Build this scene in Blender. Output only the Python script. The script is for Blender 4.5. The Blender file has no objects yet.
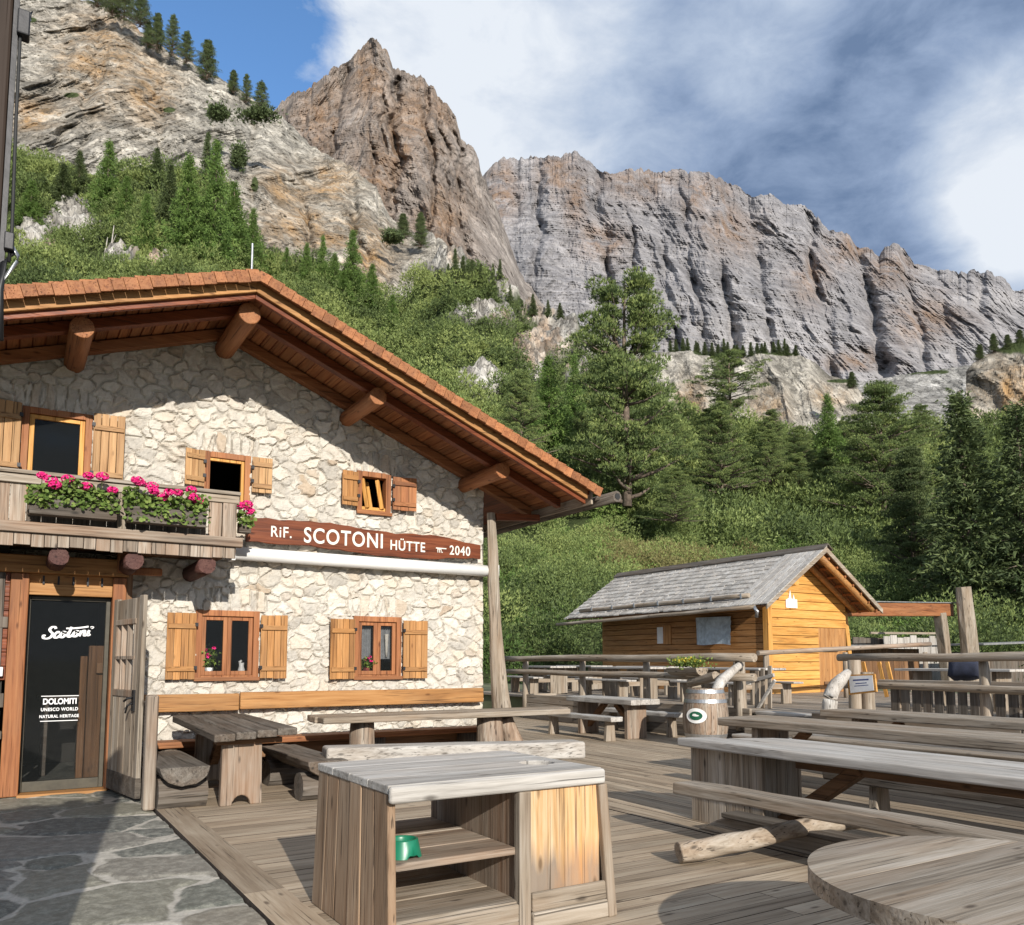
import bpy, math, random
import numpy as np
from mathutils import Vector, Matrix
random.seed(7)
RNG = np.random.default_rng(7)
PI = math.pi
scene = bpy.context.scene
COL = scene.collection

# ------------------------------------------------------------------ survey
H = 1.45; FOC = 816.0; PX = 512.0; PY = 585.0
PITCH = math.radians(5.28); YAW = math.radians(31.85)
FW = np.array([math.sin(YAW)*math.cos(PITCH), math.cos(YAW)*math.cos(PITCH), math.sin(PITCH)])
RT = np.array([math.cos(YAW), -math.sin(YAW), 0.0]); UP = np.cross(RT, FW)
EYE = np.array([0, 0, H])
def ray(x, y): return FW+RT*((x-PX)/FOC)+UP*((PY-y)/FOC)
def gz(x, y, z=0.0): d = ray(x, y); return EYE+d*((z-H)/d[2])
def wy(x, y, Y): d = ray(x, y); return EYE+d*(Y/d[1])
def wx(x, y, X): d = ray(x, y); return EYE+d*(X/d[0])
def dp(x, y, t): return EYE+ray(x, y)*t

# ------------------------------------------------------------------ noise
def _h(i, j, k, s):
    n = (i.astype(np.int64)*374761393+j.astype(np.int64)*668265263+k.astype(np.int64)*2147483647+s*1274126177) & 0xffffffff
    n = ((n ^ (n >> 13))*1274126177) & 0xffffffff
    n = ((n ^ (n >> 16))*2246822519) & 0xffffffff
    return ((n ^ (n >> 15)) & 0xffffff)/float(0xffffff)
def vnoise(x, y, z, s=0):
    x = np.asarray(x, float); y = np.asarray(y, float)+0*x; z = np.asarray(z, float)+0*x
    i = np.floor(x); j = np.floor(y); k = np.floor(z)
    u = x-i; v = y-j; w = z-k
    u = u*u*(3-2*u); v = v*v*(3-2*v); w = w*w*(3-2*w)
    r = 0
    for a in (0, 1):
        for b in (0, 1):
            for c in (0, 1):
                r = r+_h(i+a, j+b, k+c, s)*(u if a else 1-u)*(v if b else 1-v)*(w if c else 1-w)
    return r
def fbm(x, y, z=0, o=5, s=0, g=.5, ridge=False):
    x = np.asarray(x, float); y = np.asarray(y, float); z = np.asarray(z, float)
    a = 1; t = 0; r = 0; f = 1
    for q in range(o):
        n = vnoise(x*f+q*17.3, y*f-q*9.1, z*f+q*4.7, s+q)
        if ridge: n = 1-abs(2*n-1)
        r = r+a*n; t += a; a *= g; f *= 2.03
    return r/t
def interp(x, pts):
    p = sorted(pts); return np.interp(x, [a for a, b in p], [b for a, b in p])

# ------------------------------------------------------------------ materials
def newmat(name):
    m = bpy.data.materials.new(name); m.use_nodes = True
    nt = m.node_tree; b = nt.nodes['Principled BSDF']
    return m, nt, b
def N(nt, t, **k):
    n = nt.nodes.new(t)
    for a, v in k.items(): setattr(n, a, v)
    return n
def mathn(nt, op, a, b=None, c=None):
    n = N(nt, 'ShaderNodeMath', operation=op)
    for i, v in enumerate((a, b, c)):
        if v is None: continue
        if hasattr(v, 'is_linked') or isinstance(v, bpy.types.NodeSocket): nt.links.new(v, n.inputs[i])
        else: n.inputs[i].default_value = v
    return n.outputs[0]
def ramp(nt, fac, stops, interp='LINEAR'):
    r = N(nt, 'ShaderNodeValToRGB'); r.color_ramp.interpolation = interp
    el = r.color_ramp.elements
    while len(el) < len(stops): el.new(.5)
    for e, (p, c) in zip(el, stops):
        e.position = p; e.color = (c[0], c[1], c[2], 1) if hasattr(c, '__len__') else (c, c, c, 1)
    nt.links.new(fac, r.inputs[0]); return r.outputs[0]
def mixc(nt, f, a, b, mode='MIX'):
    n = N(nt, 'ShaderNodeMix', data_type='RGBA', blend_type=mode)
    for i, v in ((0, f), (6, a), (7, b)):
        if isinstance(v, bpy.types.NodeSocket): nt.links.new(v, n.inputs[i])
        elif i == 0: n.inputs[0].default_value = v
        else: n.inputs[i].default_value = (v[0], v[1], v[2], 1)
    return n.outputs[2]
def noise(nt, vec, scale, det=5, rough=.6, dist=0):
    n = N(nt, 'ShaderNodeTexNoise'); n.inputs['Scale'].default_value = scale
    n.inputs['Detail'].default_value = det; n.inputs['Roughness'].default_value = rough
    n.inputs['Distortion'].default_value = dist
    if vec is not None: nt.links.new(vec, n.inputs['Vector'])
    return n.outputs[0]
def bump(nt, b, h, strength=.5, dist=.01):
    n = N(nt, 'ShaderNodeBump'); n.inputs['Strength'].default_value = strength
    n.inputs['Distance'].default_value = dist
    nt.links.new(h, n.inputs['Height']); nt.links.new(n.outputs[0], b.inputs['Normal'])
def mapping(nt, vec, scale, loc=None):
    n = N(nt, 'ShaderNodeMapping'); nt.links.new(vec, n.inputs[0])
    n.inputs['Scale'].default_value = scale
    if loc is not None: nt.links.new(loc, n.inputs['Location'])
    return n.outputs[0]
_wood = {}
def wood(kind, axis):
    """grained timber; axis = grain direction in object space"""
    key = (kind, axis)
    if key in _wood: return _wood[key]
    P = {  # deep grain, mid, light, blotch colour, blotch amount, roughness
     'grey':   ((.085,.065,.048), (.275,.23,.178), (.44,.39,.33), (.25,.155,.085), .45, .8),
     'pale':   ((.13,.115,.10), (.40,.377,.345), (.60,.575,.535), (.30,.22,.15), .32, .75),
     'umber':  ((.012,.008,.006), (.035,.022,.015), (.06,.04,.03), (.02,.015,.012), .3, .7),
     'cab':    ((.10,.062,.04), (.29,.20,.13), (.41,.31,.22), (.22,.12,.06), .5, .75),
     'dark':   ((.03,.026,.022), (.105,.09,.075), (.20,.18,.155), (.12,.065,.03), .35, .8),
     'deck':   ((.13,.095,.065), (.33,.26,.185), (.46,.385,.29), (.22,.155,.10), .55, .8),
     'brown':  ((.045,.024,.013), (.17,.085,.038), (.27,.15,.075), (.10,.08,.065), .35, .65),
     'orange': ((.15,.06,.018), (.38,.18,.06), (.52,.28,.11), (.22,.13,.065), .5, .6),
     'honey':  ((.25,.10,.025), (.58,.285,.07), (.70,.40,.13), (.42,.20,.05), .3, .55),
     'red':    ((.05,.013,.006), (.17,.045,.017), (.26,.08,.03), (.10,.03,.012), .35, .45),
     'rust':   ((.10,.032,.013), (.30,.115,.045), (.42,.19,.08), (.17,.085,.045), .5, .6),
     'mixed':  ((.07,.055,.045), (.25,.20,.155), (.42,.37,.31), (.32,.14,.05), .36, .75),
     'tan':    ((.17,.085,.035), (.40,.225,.10), (.52,.33,.16), (.24,.15,.085), .45, .6),
     'stain':  ((.16,.10,.055), (.46,.30,.15), (.66,.52,.36), (.50,.22,.06), .8, .65),
     'maroon': ((.03,.012,.01), (.085,.035,.028), (.14,.07,.055), (.05,.03,.03), .4, .7),
    }[kind]
    m, nt, b = newmat('%s_timber_%s' % (kind, 'xyz'[axis]))
    tc = N(nt, 'ShaderNodeTexCoord').outputs['Object']
    oi = N(nt, 'ShaderNodeObjectInfo').outputs['Random']
    isl = N(nt, 'ShaderNodeNewGeometry').outputs['Random Per Island']
    off = mathn(nt, 'ADD', mathn(nt, 'MULTIPLY', oi, 37.0), mathn(nt, 'MULTIPLY', isl, 91.0))
    cx = N(nt, 'ShaderNodeCombineXYZ')
    for i in range(3): nt.links.new(off, cx.inputs[i])
    s1 = [9, 9, 9]; s1[axis] = .7
    s2 = [42, 42, 42]; s2[axis] = 1.6
    v1 = mapping(nt, tc, s1, cx.outputs[0]); v2 = mapping(nt, tc, s2, cx.outputs[0])
    g1 = noise(nt, v1, 1.0, 4, .6, .9); g2 = noise(nt, v2, 1.0, 3, .65, .4)
    g = mathn(nt, 'ADD', mathn(nt, 'MULTIPLY', g1, .55), mathn(nt, 'MULTIPLY', g2, .45))
    c = ramp(nt, g, [(.30, P[0]), (.47, P[1]), (.68, P[2])])
    s3 = [3.2, 3.2, 3.2]; s3[axis] = .8
    bl = noise(nt, mapping(nt, tc, s3, cx.outputs[0]), 1.0, 4, .65, .3)
    bf = mathn(nt, 'MULTIPLY', ramp(nt, bl, [(.42, 0), (.68, 1)]), P[4]*1.3)
    if kind == 'stain':   # rain-splashed grey foot of the panel
        sz = N(nt, 'ShaderNodeSeparateXYZ'); nt.links.new(tc, sz.inputs[0])
        hz = mathn(nt, 'ADD', sz.outputs[2], mathn(nt, 'MULTIPLY', g1, -.55))
        c = mixc(nt, ramp(nt, hz, [(.0, .9), (.16, 0)]), c, (.20,.165,.135))
    c = mixc(nt, bf, c, mixc(nt, .6, P[3], mixc(nt, .5, P[3], c)))
    val = mathn(nt, 'MULTIPLY_ADD', isl, .42, .78)
    hs = N(nt, 'ShaderNodeHueSaturation'); nt.links.new(c, hs.inputs['Color']); nt.links.new(val, hs.inputs['Value'])
    c = hs.outputs[0]
    kv = N(nt, 'ShaderNodeTexVoronoi'); kv.inputs['Scale'].default_value = 1.0; s5 = [7.5, 7.5, 7.5]; s5[axis] = 2.6
    nt.links.new(mapping(nt, tc, s5, cx.outputs[0]), kv.inputs['Vector'])
    kn = ramp(nt, kv.outputs['Distance'], [(.05, .85), (.14, 0)])
    c = mixc(nt, kn, c, tuple(x*.8 for x in P[0]))
    # fine drying cracks
    s4 = [70, 70, 70]; s4[axis] = 1.1
    ck = noise(nt, mapping(nt, tc, s4, cx.outputs[0]), 1.0, 2, .5, .2)
    ckm = ramp(nt, ck, [(.31, 1), (.37, 0)])
    c = mixc(nt, mathn(nt, 'MULTIPLY', ckm, .75), c, tuple(x*.35 for x in P[0]))
    nt.links.new(c, b.inputs['Base Color'])
    b.inputs['Roughness'].default_value = P[5]
    b.inputs['Specular IOR Level'].default_value = .25
    hgt = mathn(nt, 'SUBTRACT', g, mathn(nt, 'MULTIPLY', ckm, .5))
    bump(nt, b, hgt, .55, .012)
    _wood[key] = m; return m
def plain(name, col, rough=.6, metal=0, var=.15, scale=12, bmp=.2):
    m, nt, b = newmat(name)
    tc = N(nt, 'ShaderNodeTexCoord').outputs['Object']
    n = noise(nt, tc, scale, 5, .65)
    c = ramp(nt, n, [(.3, tuple(x*(1-var*1.6) for x in col)), (.7, tuple(min(1, x*(1+var)) for x in col))])
    nt.links.new(c, b.inputs['Base Color']); b.inputs['Roughness'].default_value = rough
    b.inputs['Metallic'].default_value = metal
    if bmp: bump(nt, b, n, bmp, .01)
    return m
def rock_wall_mat():
    m, nt, b = newmat('limestone_masonry')
    at = N(nt, 'ShaderNodeAttribute', attribute_name='tone').outputs['Color']
    sp = N(nt, 'ShaderNodeSeparateColor'); nt.links.new(at, sp.inputs[0])
    r, mor, r2 = sp.outputs[0], sp.outputs[1], sp.outputs[2]
    tc = N(nt, 'ShaderNodeTexCoord').outputs['Object']
    c = ramp(nt, r, [(0, (.38,.355,.315)), (.25, (.60,.565,.50)), (.55, (.74,.70,.62)), (.78, (.62,.53,.42)), (.92, (.74,.71,.65)), (1, (.42,.30,.19))])
    n = noise(nt, tc, 14, 6, .7)
    c = mixc(nt, .40, c, ramp(nt, n, [(.3, (.28,.26,.23)), (.55, (.52,.485,.43)), (.75, (.70,.66,.59))]), 'MIX')
    n2 = noise(nt, tc, 2.2, 4, .6)
    c = mixc(nt, ramp(nt, n2, [(.5, 0), (.75, .35)]), c, (.50,.40,.28))
    mc = ramp(nt, noise(nt, tc, 30, 4, .7), [(.3, (.36,.33,.285)), (.7, (.56,.52,.455))])
    c = mixc(nt, mor, c, mc)
    nt.links.new(c, b.inputs['Base Color']); b.inputs['Roughness'].default_value = .9
    b.inputs['Specular IOR Level'].default_value = .2
    bump(nt, b, noise(nt, tc, 28, 6, .75), .7, .02)
    return m
def slate_mat():
    m, nt, b = newmat('slate_flagstone')
    at = N(nt, 'ShaderNodeAttribute', attribute_name='tone').outputs['Color']
    sp = N(nt, 'ShaderNodeSeparateColor'); nt.links.new(at, sp.inputs[0])
    r, mor = sp.outputs[0], sp.outputs[1]
    tc = N(nt, 'ShaderNodeTexCoord').outputs['Object']
    c = ramp(nt, r, [(0, (.075,.08,.075)), (.3, (.15,.155,.12)), (.6, (.235,.215,.16)), (.8, (.10,.108,.12)), (1, (.28,.24,.18))])
    n = noise(nt, tc, 13, 9, .8)
    c = mixc(nt, .42, c, ramp(nt, n, [(.42, (.05,.055,.05)), (.50, (.16,.16,.14)), (.58, (.34,.33,.28))]))
    c = mixc(nt, ramp(nt, noise(nt, tc, 55, 3, .7), [(.56, 0), (.7, .45)]), c, (.34,.33,.29))
    mc = ramp(nt, noise(nt, tc, 25, 4, .7), [(.3, (.32,.295,.25)), (.7, (.50,.47,.41))])
    c = mixc(nt, mor, c, mc)
    nt.links.new(c, b.inputs['Base Color'])
    nt.links.new(ramp(nt, n, [(.3, .5), (.7, .8)]), b.inputs['Roughness'])
    bump(nt, b, noise(nt, tc, 22, 6, .7), .5, .012)
    return m
def leaf_mat(name, dark, mid, light, rough=.6, trans=.25):
    m, nt, b = newmat(name)
    at = N(nt, 'ShaderNodeAttribute', attribute_name='tone').outputs['Fac']
    isl = N(nt, 'ShaderNodeNewGeometry').outputs['Random Per Island']
    f = mathn(nt, 'ADD', mathn(nt, 'MULTIPLY', at, .7), mathn(nt, 'MULTIPLY', isl, .3))
    c = ramp(nt, f, [(.1, dark), (.5, mid), (.92, light)])
    nt.links.new(c, b.inputs['Base Color']); b.inputs['Roughness'].default_value = rough
    b.inputs['Specular IOR Level'].default_value = .2
    out = [n for n in nt.nodes if n.type == 'OUTPUT_MATERIAL'][0]
    tr = N(nt, 'ShaderNodeBsdfTranslucent'); nt.links.new(mixc(nt, .5, c, light), tr.inputs[0])
    mx = N(nt, 'ShaderNodeMixShader'); mx.inputs[0].default_value = trans
    nt.links.new(b.outputs[0], mx.inputs[1]); nt.links.new(tr.outputs[0], mx.inputs[2]); nt.links.new(mx.outputs[0], out.inputs[0])
    return m
def cliff_mat(name, dark, mid, light, warm, unit, strata=0, veg=False, bdist=2.0, crack=1.0):
    """unit: metres of one main feature; vertex colour tone: R warm stain, G pale scree, B crevice/vegetation"""
    m, nt, b = newmat(name)
    at = N(nt, 'ShaderNodeAttribute', attribute_name='tone').outputs['Color']
    sp = N(nt, 'ShaderNodeSeparateColor'); nt.links.new(at, sp.inputs[0])
    tc = N(nt, 'ShaderNodeTexCoord').outputs['Object']
    v = mapping(nt, tc, (1/unit, 1/unit, .55/unit))
    n1 = noise(nt, v, 1.0, 9, .72, .6)
    n2 = noise(nt, mapping(nt, tc, (4/unit, 4/unit, .8/unit)), 1.0, 6, .7, .3)
    f = mathn(nt, 'ADD', mathn(nt, 'MULTIPLY', n1, .6), mathn(nt, 'MULTIPLY', n2, .4))
    if strata:
        n3 = noise(nt, mapping(nt, tc, (.35/unit, .35/unit, 9/unit)), 1.0, 5, .7, .5)
        f = mathn(nt, 'ADD', mathn(nt, 'MULTIPLY', f, 1-strata), mathn(nt, 'MULTIPLY', n3, strata))
    c = ramp(nt, f, [(.38, dark), (.49, mid), (.60, light)])
    wn = noise(nt, mapping(nt, tc, (1.3/unit, 1.3/unit, .7/unit)), 1.0, 7, .75, .8)
    wf = mathn(nt, 'MULTIPLY', sp.outputs[0], ramp(nt, wn, [(.38, .15), (.6, 1)]))
    c = mixc(nt, wf, c, mixc(nt, .55, warm, mixc(nt, 1, c, warm, 'MULTIPLY')))
    c = mixc(nt, sp.outputs[1], c, light)
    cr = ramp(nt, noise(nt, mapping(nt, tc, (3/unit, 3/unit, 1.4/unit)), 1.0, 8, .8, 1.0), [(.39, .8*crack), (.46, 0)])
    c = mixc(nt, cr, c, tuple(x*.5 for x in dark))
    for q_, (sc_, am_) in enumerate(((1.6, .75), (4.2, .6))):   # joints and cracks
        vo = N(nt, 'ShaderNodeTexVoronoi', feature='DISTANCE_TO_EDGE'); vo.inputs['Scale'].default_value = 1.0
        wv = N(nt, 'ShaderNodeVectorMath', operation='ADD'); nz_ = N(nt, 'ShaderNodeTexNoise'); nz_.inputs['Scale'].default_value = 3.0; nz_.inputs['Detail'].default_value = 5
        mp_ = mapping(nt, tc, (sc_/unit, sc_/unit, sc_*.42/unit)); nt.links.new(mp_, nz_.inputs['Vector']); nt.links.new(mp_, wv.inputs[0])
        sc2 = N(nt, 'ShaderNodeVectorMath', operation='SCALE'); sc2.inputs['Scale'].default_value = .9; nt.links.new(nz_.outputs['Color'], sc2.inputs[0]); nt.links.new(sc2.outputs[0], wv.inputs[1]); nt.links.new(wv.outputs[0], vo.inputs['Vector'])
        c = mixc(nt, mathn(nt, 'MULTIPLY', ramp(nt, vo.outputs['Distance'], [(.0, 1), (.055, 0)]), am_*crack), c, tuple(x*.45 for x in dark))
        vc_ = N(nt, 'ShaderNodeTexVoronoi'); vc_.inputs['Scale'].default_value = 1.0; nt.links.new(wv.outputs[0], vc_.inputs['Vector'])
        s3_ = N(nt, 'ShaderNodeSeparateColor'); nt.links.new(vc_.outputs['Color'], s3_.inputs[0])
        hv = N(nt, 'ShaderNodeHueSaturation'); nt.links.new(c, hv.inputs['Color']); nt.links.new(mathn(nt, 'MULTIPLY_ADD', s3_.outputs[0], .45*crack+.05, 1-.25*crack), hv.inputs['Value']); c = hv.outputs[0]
    if veg:
        vc = ramp(nt, noise(nt, tc, 3/unit, 6, .7), [(.3, (.02,.03,.012)), (.7, (.075,.095,.035))])
        c = mixc(nt, sp.outputs[2], c, vc)
    nt.links.new(c, b.inputs['Base Color']); b.inputs['Roughness'].default_value = .95
    b.inputs['Specular IOR Level'].default_value = .1
    bump(nt, b, f, 1.0, bdist)
    return m

M = dict(
  stone=rock_wall_mat(), slate=slate_mat(),
  iron=plain('black_iron', (.03,.03,.032), .5, .6, .2), steel=plain('galvanised_steel', (.45,.46,.47), .4, .8, .15),
  white=plain('white_enamel', (.80,.80,.78), .4, 0, .04, 4, .03), letter=plain('white_sign_paint', (.74,.71,.63), .7, 0, .08, 30, .1),
  green=plain('green_plastic', (.012,.17,.095), .35, 0, .1, 6, 0), decal=plain('white_glass_lettering', (.8,.8,.8), .6, 0, .02, 5, 0),
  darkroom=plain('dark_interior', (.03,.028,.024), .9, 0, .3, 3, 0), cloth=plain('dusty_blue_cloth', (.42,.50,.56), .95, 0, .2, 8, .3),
  paper=plain('printed_paper', (.72,.72,.72), .8, 0, .05, 10, 0), ink=plain('blue_ink', (.05,.07,.2), .8, 0, .05, 10, 0),
  curtain=plain('sheer_curtain', (.30,.31,.32), .95, 0, .2, 20, .3), skin=plain('skin', (.42,.26,.19), .6, 0, .08, 9, 0),
  shirt=plain('dark_red_shirt', (.14,.03,.03), .9, 0, .2, 20, .2), hair=plain('dark_hair', (.03,.02,.015), .7, 0, .2, 40, .3),
  mat=plain('red_doormat', (.16,.035,.03), .95, 0, .3, 40, .3), petal=plain('pink_petals', (.86,.02,.22), .6, 0, .35, 90, 0),
  yellow=plain('yellow_petals', (.6,.5,.05), .6, 0, .3, 90, 0), rubber=plain('black_rubber', (.02,.02,.02), .7, 0, .2, 12, 0),
  zinc=plain('grey_slate_edge', (.20,.20,.20), .7, 0, .25, 8, .2), greenpaint=plain('green_enamel', (.01,.10,.05), .5, 0, .05, 8, 0),
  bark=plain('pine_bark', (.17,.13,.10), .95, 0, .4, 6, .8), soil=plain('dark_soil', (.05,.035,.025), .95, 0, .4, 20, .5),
  darkfab=plain('navy_tarpaulin', (.03,.035,.06), .8, 0, .3, 6, .3),
)
m, nt, b = newmat('window_glass')
b.inputs['Base Color'].default_value = (.02,.022,.022,1); b.inputs['Roughness'].default_value = .04
b.inputs['Alpha'].default_value = .22; b.inputs['Specular IOR Level'].default_value = .45
M['glass'] = m
M['needle'] = leaf_mat('dwarf_pine_needles', (.045,.068,.026), (.165,.22,.072), (.31,.36,.12), trans=.15)
M['pine'] = leaf_mat('stone_pine_needles', (.04,.065,.026), (.16,.215,.076), (.32,.37,.12), trans=.15)
M['larch'] = leaf_mat('larch_needles', (.055,.095,.026), (.145,.235,.06), (.26,.36,.10), trans=.2)
M['fir'] = leaf_mat('dark_fir_needles', (.035,.05,.022), (.095,.13,.052), (.19,.23,.09), trans=.12)
M['gleaf'] = leaf_mat('geranium_leaves', (.04,.07,.015), (.13,.20,.045), (.26,.33,.09))
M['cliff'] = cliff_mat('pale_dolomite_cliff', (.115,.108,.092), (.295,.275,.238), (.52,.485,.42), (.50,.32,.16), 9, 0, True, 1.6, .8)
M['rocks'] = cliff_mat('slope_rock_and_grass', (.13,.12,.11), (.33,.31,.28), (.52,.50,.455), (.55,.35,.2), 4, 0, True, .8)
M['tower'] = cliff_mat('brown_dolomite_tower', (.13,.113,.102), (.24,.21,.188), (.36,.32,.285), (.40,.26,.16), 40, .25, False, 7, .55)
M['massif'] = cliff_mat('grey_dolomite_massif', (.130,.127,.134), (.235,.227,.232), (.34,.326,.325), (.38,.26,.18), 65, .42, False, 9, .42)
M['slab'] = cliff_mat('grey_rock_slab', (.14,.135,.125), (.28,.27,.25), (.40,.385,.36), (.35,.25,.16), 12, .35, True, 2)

# ------------------------------------------------------------------ objects
def wloc(o):
    v = Vector((0, 0, 0))
    while o is not None: v = v+o.location; o = o.parent
    return v
def tag(o, label=None, cat=None, group=None, kind=None):
    if label: o['label'] = label
    if cat: o['category'] = cat
    if group: o['group'] = group
    if kind: o['kind'] = kind
    return o
def thing(name, label, cat, loc=(0, 0, 0), group=None):
    o = bpy.data.objects.new(name, None); COL.objects.link(o); o.location = loc; o.empty_display_size = .2
    return tag(o, label, cat, group)
def dup(root, loc=None, rotz=None, label=None, scale=None, group=None):
    def rec(o, par):
        c = o.copy(); COL.objects.link(c)
        if par is not None: c.parent = par
        for ch in list(o.children): rec(ch, c)
        return c
    r = rec(root, None)
    if loc is not None: r.location = loc
    if rotz is not None: r.rotation_euler = (0, 0, rotz)
    if scale is not None: r.scale = scale if hasattr(scale, '__len__') else (scale,)*3
    if label: r['label'] = label
    if group: r['group'] = group
    return r
class MB:
    def __init__(s): s.v = []; s.f = []
    def add(s, v, f):
        n = len(s.v); s.v += [tuple(p) for p in v]; s.f += [tuple(i+n for i in q) for q in f]; return s
    def box(s, x0, x1, y0, y1, z0, z1, rot=None, piv=None):
        v = [(x, y, z) for x in (x0, x1) for y in (y0, y1) for z in (z0, z1)]
        if rot is not None:
            c = Vector(piv) if piv is not None else Vector(((x0+x1)/2, (y0+y1)/2, (z0+z1)/2))
            v = [rot@(Vector(p)-c)+c for p in v]
        return s.add(v, [(0, 1, 3, 2), (4, 6, 7, 5), (0, 4, 5, 1), (2, 3, 7, 6), (0, 2, 6, 4), (1, 5, 7, 3)])
    def beam(s, p0, p1, w, h, up=(0, 0, 1), n=1, wob=0, taper=1):
        """rectangular timber from p0 to p1 (centre line), w sideways, h along up"""
        p0 = Vector(p0); p1 = Vector(p1); d = (p1-p0).normalized(); up = Vector(up)
        sd = d.cross(up).normalized(); u = sd.cross(d).normalized(); V = []; F = []
        for i in range(n+1):
            t = i/n; c = p0.lerp(p1, t); k = 1+(taper-1)*t
            for a, b_ in ((-1, -1), (1, -1), (1, 1), (-1, 1)):
                V.append(c+sd*(a*w/2*k+random.uniform(-wob, wob))+u*(b_*h/2*k+random.uniform(-wob, wob)*.5))
        for i in range(n):
            o = i*4
            for j in range(4): F.append((o+j, o+(j+1) % 4, o+4+(j+1) % 4, o+4+j))
        F.append((3, 2, 1, 0)); o = n*4; F.append((o, o+1, o+2, o+3))
        return s.add(V, F)
    def tube(s, pts, rad, seg=12, wob=0, half=False, up=(0, 0, 1), cap=True, squash=1):
        """round timber/pipe along points; half = flat side on top"""
        pts = [Vector(p) for p in pts]; n = len(pts)
        rad = rad if hasattr(rad, '__len__') else [rad]*n
        V = []; F = []
        base = [random.uniform(-1, 1) for _ in range(seg)]
        for i, p in enumerate(pts):
            d = (pts[min(i+1, n-1)]-pts[max(i-1, 0)]).normalized(); U = Vector(up)
            if abs(d.dot(U)) > .95: U = Vector((1, 0, 0)) if abs(d.x) < .9 else Vector((0, 1, 0))
            sd = d.cross(U).normalized(); u = sd.cross(d).normalized()
            for k in range(seg):
                if half: a = PI+PI*k/(seg-1)
                else: a = 2*PI*k/seg
                r = rad[i]*(1+wob*(base[k]+random.uniform(-.5, .5)))
                V.append(p+sd*(math.cos(a)*r)+u*(math.sin(a)*r*squash))
        for i in range(n-1):
            for k in range(seg):
                a, b_ = i*seg+k, i*seg+(k+1) % seg
                F.append((a, b_, b_+seg, a+seg))
        if cap:
            F.append(tuple(reversed(range(seg)))); F.append(tuple(range((n-1)*seg, n*seg)))
        return s.add(V, F)
    def log(s, p0, p1, r0, r1=None, n=6, seg=12, wob=.05, bend=0, **k):
        p0 = Vector(p0); p1 = Vector(p1); r1 = r1 or r0
        pts = []; rr = []
        for i in range(n+1):
            t = i/n; q = p0.lerp(p1, t)
            if bend: q = q+Vector((random.uniform(-1, 1), random.uniform(-1, 1), random.uniform(-1, 1)))*bend*(1 if 0 < i < n else 0)
            pts.append(q); rr.append(r0+(r1-r0)*t)
        return s.tube(pts, rr, seg, wob, **k)
    def prism(s, poly, fn, a, b_):
        """poly 2D points; fn(u, v, w) -> xyz; extruded w = a..b"""
        n = len(poly); V = [fn(u, v, a) for u, v in poly]+[fn(u, v, b_) for u, v in poly]
        F = [tuple(range(n)), tuple(reversed(range(n, 2*n)))]+[(i, i+n, (i+1) % n+n, (i+1) % n) for i in range(n)]
        return s.add(V, F)
    def build(s, name, mat, parent=None, bevel=0, smooth=False, seg=2):
        L = wloc(parent) if parent is not None else Vector((0, 0, 0))
        org = L
        if parent is None:
            a = np.array([tuple(p) for p in s.v]); org = Vector(((a[:, 0].min()+a[:, 0].max())/2, (a[:, 1].min()+a[:, 1].max())/2, a[:, 2].min()))
        me = bpy.data.meshes.new(name); me.from_pydata([tuple(Vector(p)-org) for p in s.v], [], s.f); me.update()
        import bmesh
        bm = bmesh.new(); bm.from_mesh(me); bmesh.ops.recalc_face_normals(bm, faces=bm.faces); bm.to_mesh(me); bm.free()
        me.materials.append(mat)
        o = bpy.data.objects.new(name, me); COL.objects.link(o)
        if parent is not None: o.parent = parent
        else: o.location = org
        if smooth:
            for p in me.polygons: p.use_smooth = len(p.vertices) <= 4
        if bevel:
            md = o.modifiers.new('Bevel', 'BEVEL'); md.width = bevel; md.segments = seg; md.limit_method = 'ANGLE'; md.angle_limit = math.radians(40)
            md.use_clamp_overlap = True
        return o
def npmesh(name, V, F, mat, parent=None, tone=None, smooth=False, rgb=None):
    V = np.asarray(V, dtype=np.float64); F = np.asarray(F, dtype=np.int32)
    L = wloc(parent) if parent is not None else Vector((0, 0, 0))
    V = V-np.array(L)
    k = F.shape[1]; me = bpy.data.meshes.new(name)
    me.vertices.add(len(V)); me.vertices.foreach_set('co', V.astype(np.float32).ravel())
    me.loops.add(len(F)*k); me.loops.foreach_set('vertex_index', F.ravel())
    me.polygons.add(len(F)); me.polygons.foreach_set('loop_start', np.arange(0, len(F)*k, k, dtype=np.int32))
    me.polygons.foreach_set('use_smooth', np.full(len(F), smooth))
    me.update(calc_edges=True)
    if tone is not None:
        a = me.attributes.new('tone', 'FLOAT', 'POINT'); a.data.foreach_set('value', np.asarray(tone, np.float32))
    if rgb is not None:
        a = me.attributes.new('tone', 'FLOAT_COLOR', 'POINT')
        c = np.ones((len(V), 4), np.float32); c[:, :3] = rgb; a.data.foreach_set('color', c.ravel())
    me.materials.append(mat)
    o = bpy.data.objects.new(name, me); COL.objects.link(o)
    if parent is not None: o.parent = parent
    return o
def grid_faces(nx, ny, keep=None):
    i = np.arange((nx-1)*(ny-1)); a = i % (nx-1); b_ = i//(nx-1)
    v = b_*nx+a; F = np.stack([v, v+1, v+nx+1, v+nx], 1)
    return F if keep is None else F[keep]
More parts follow.
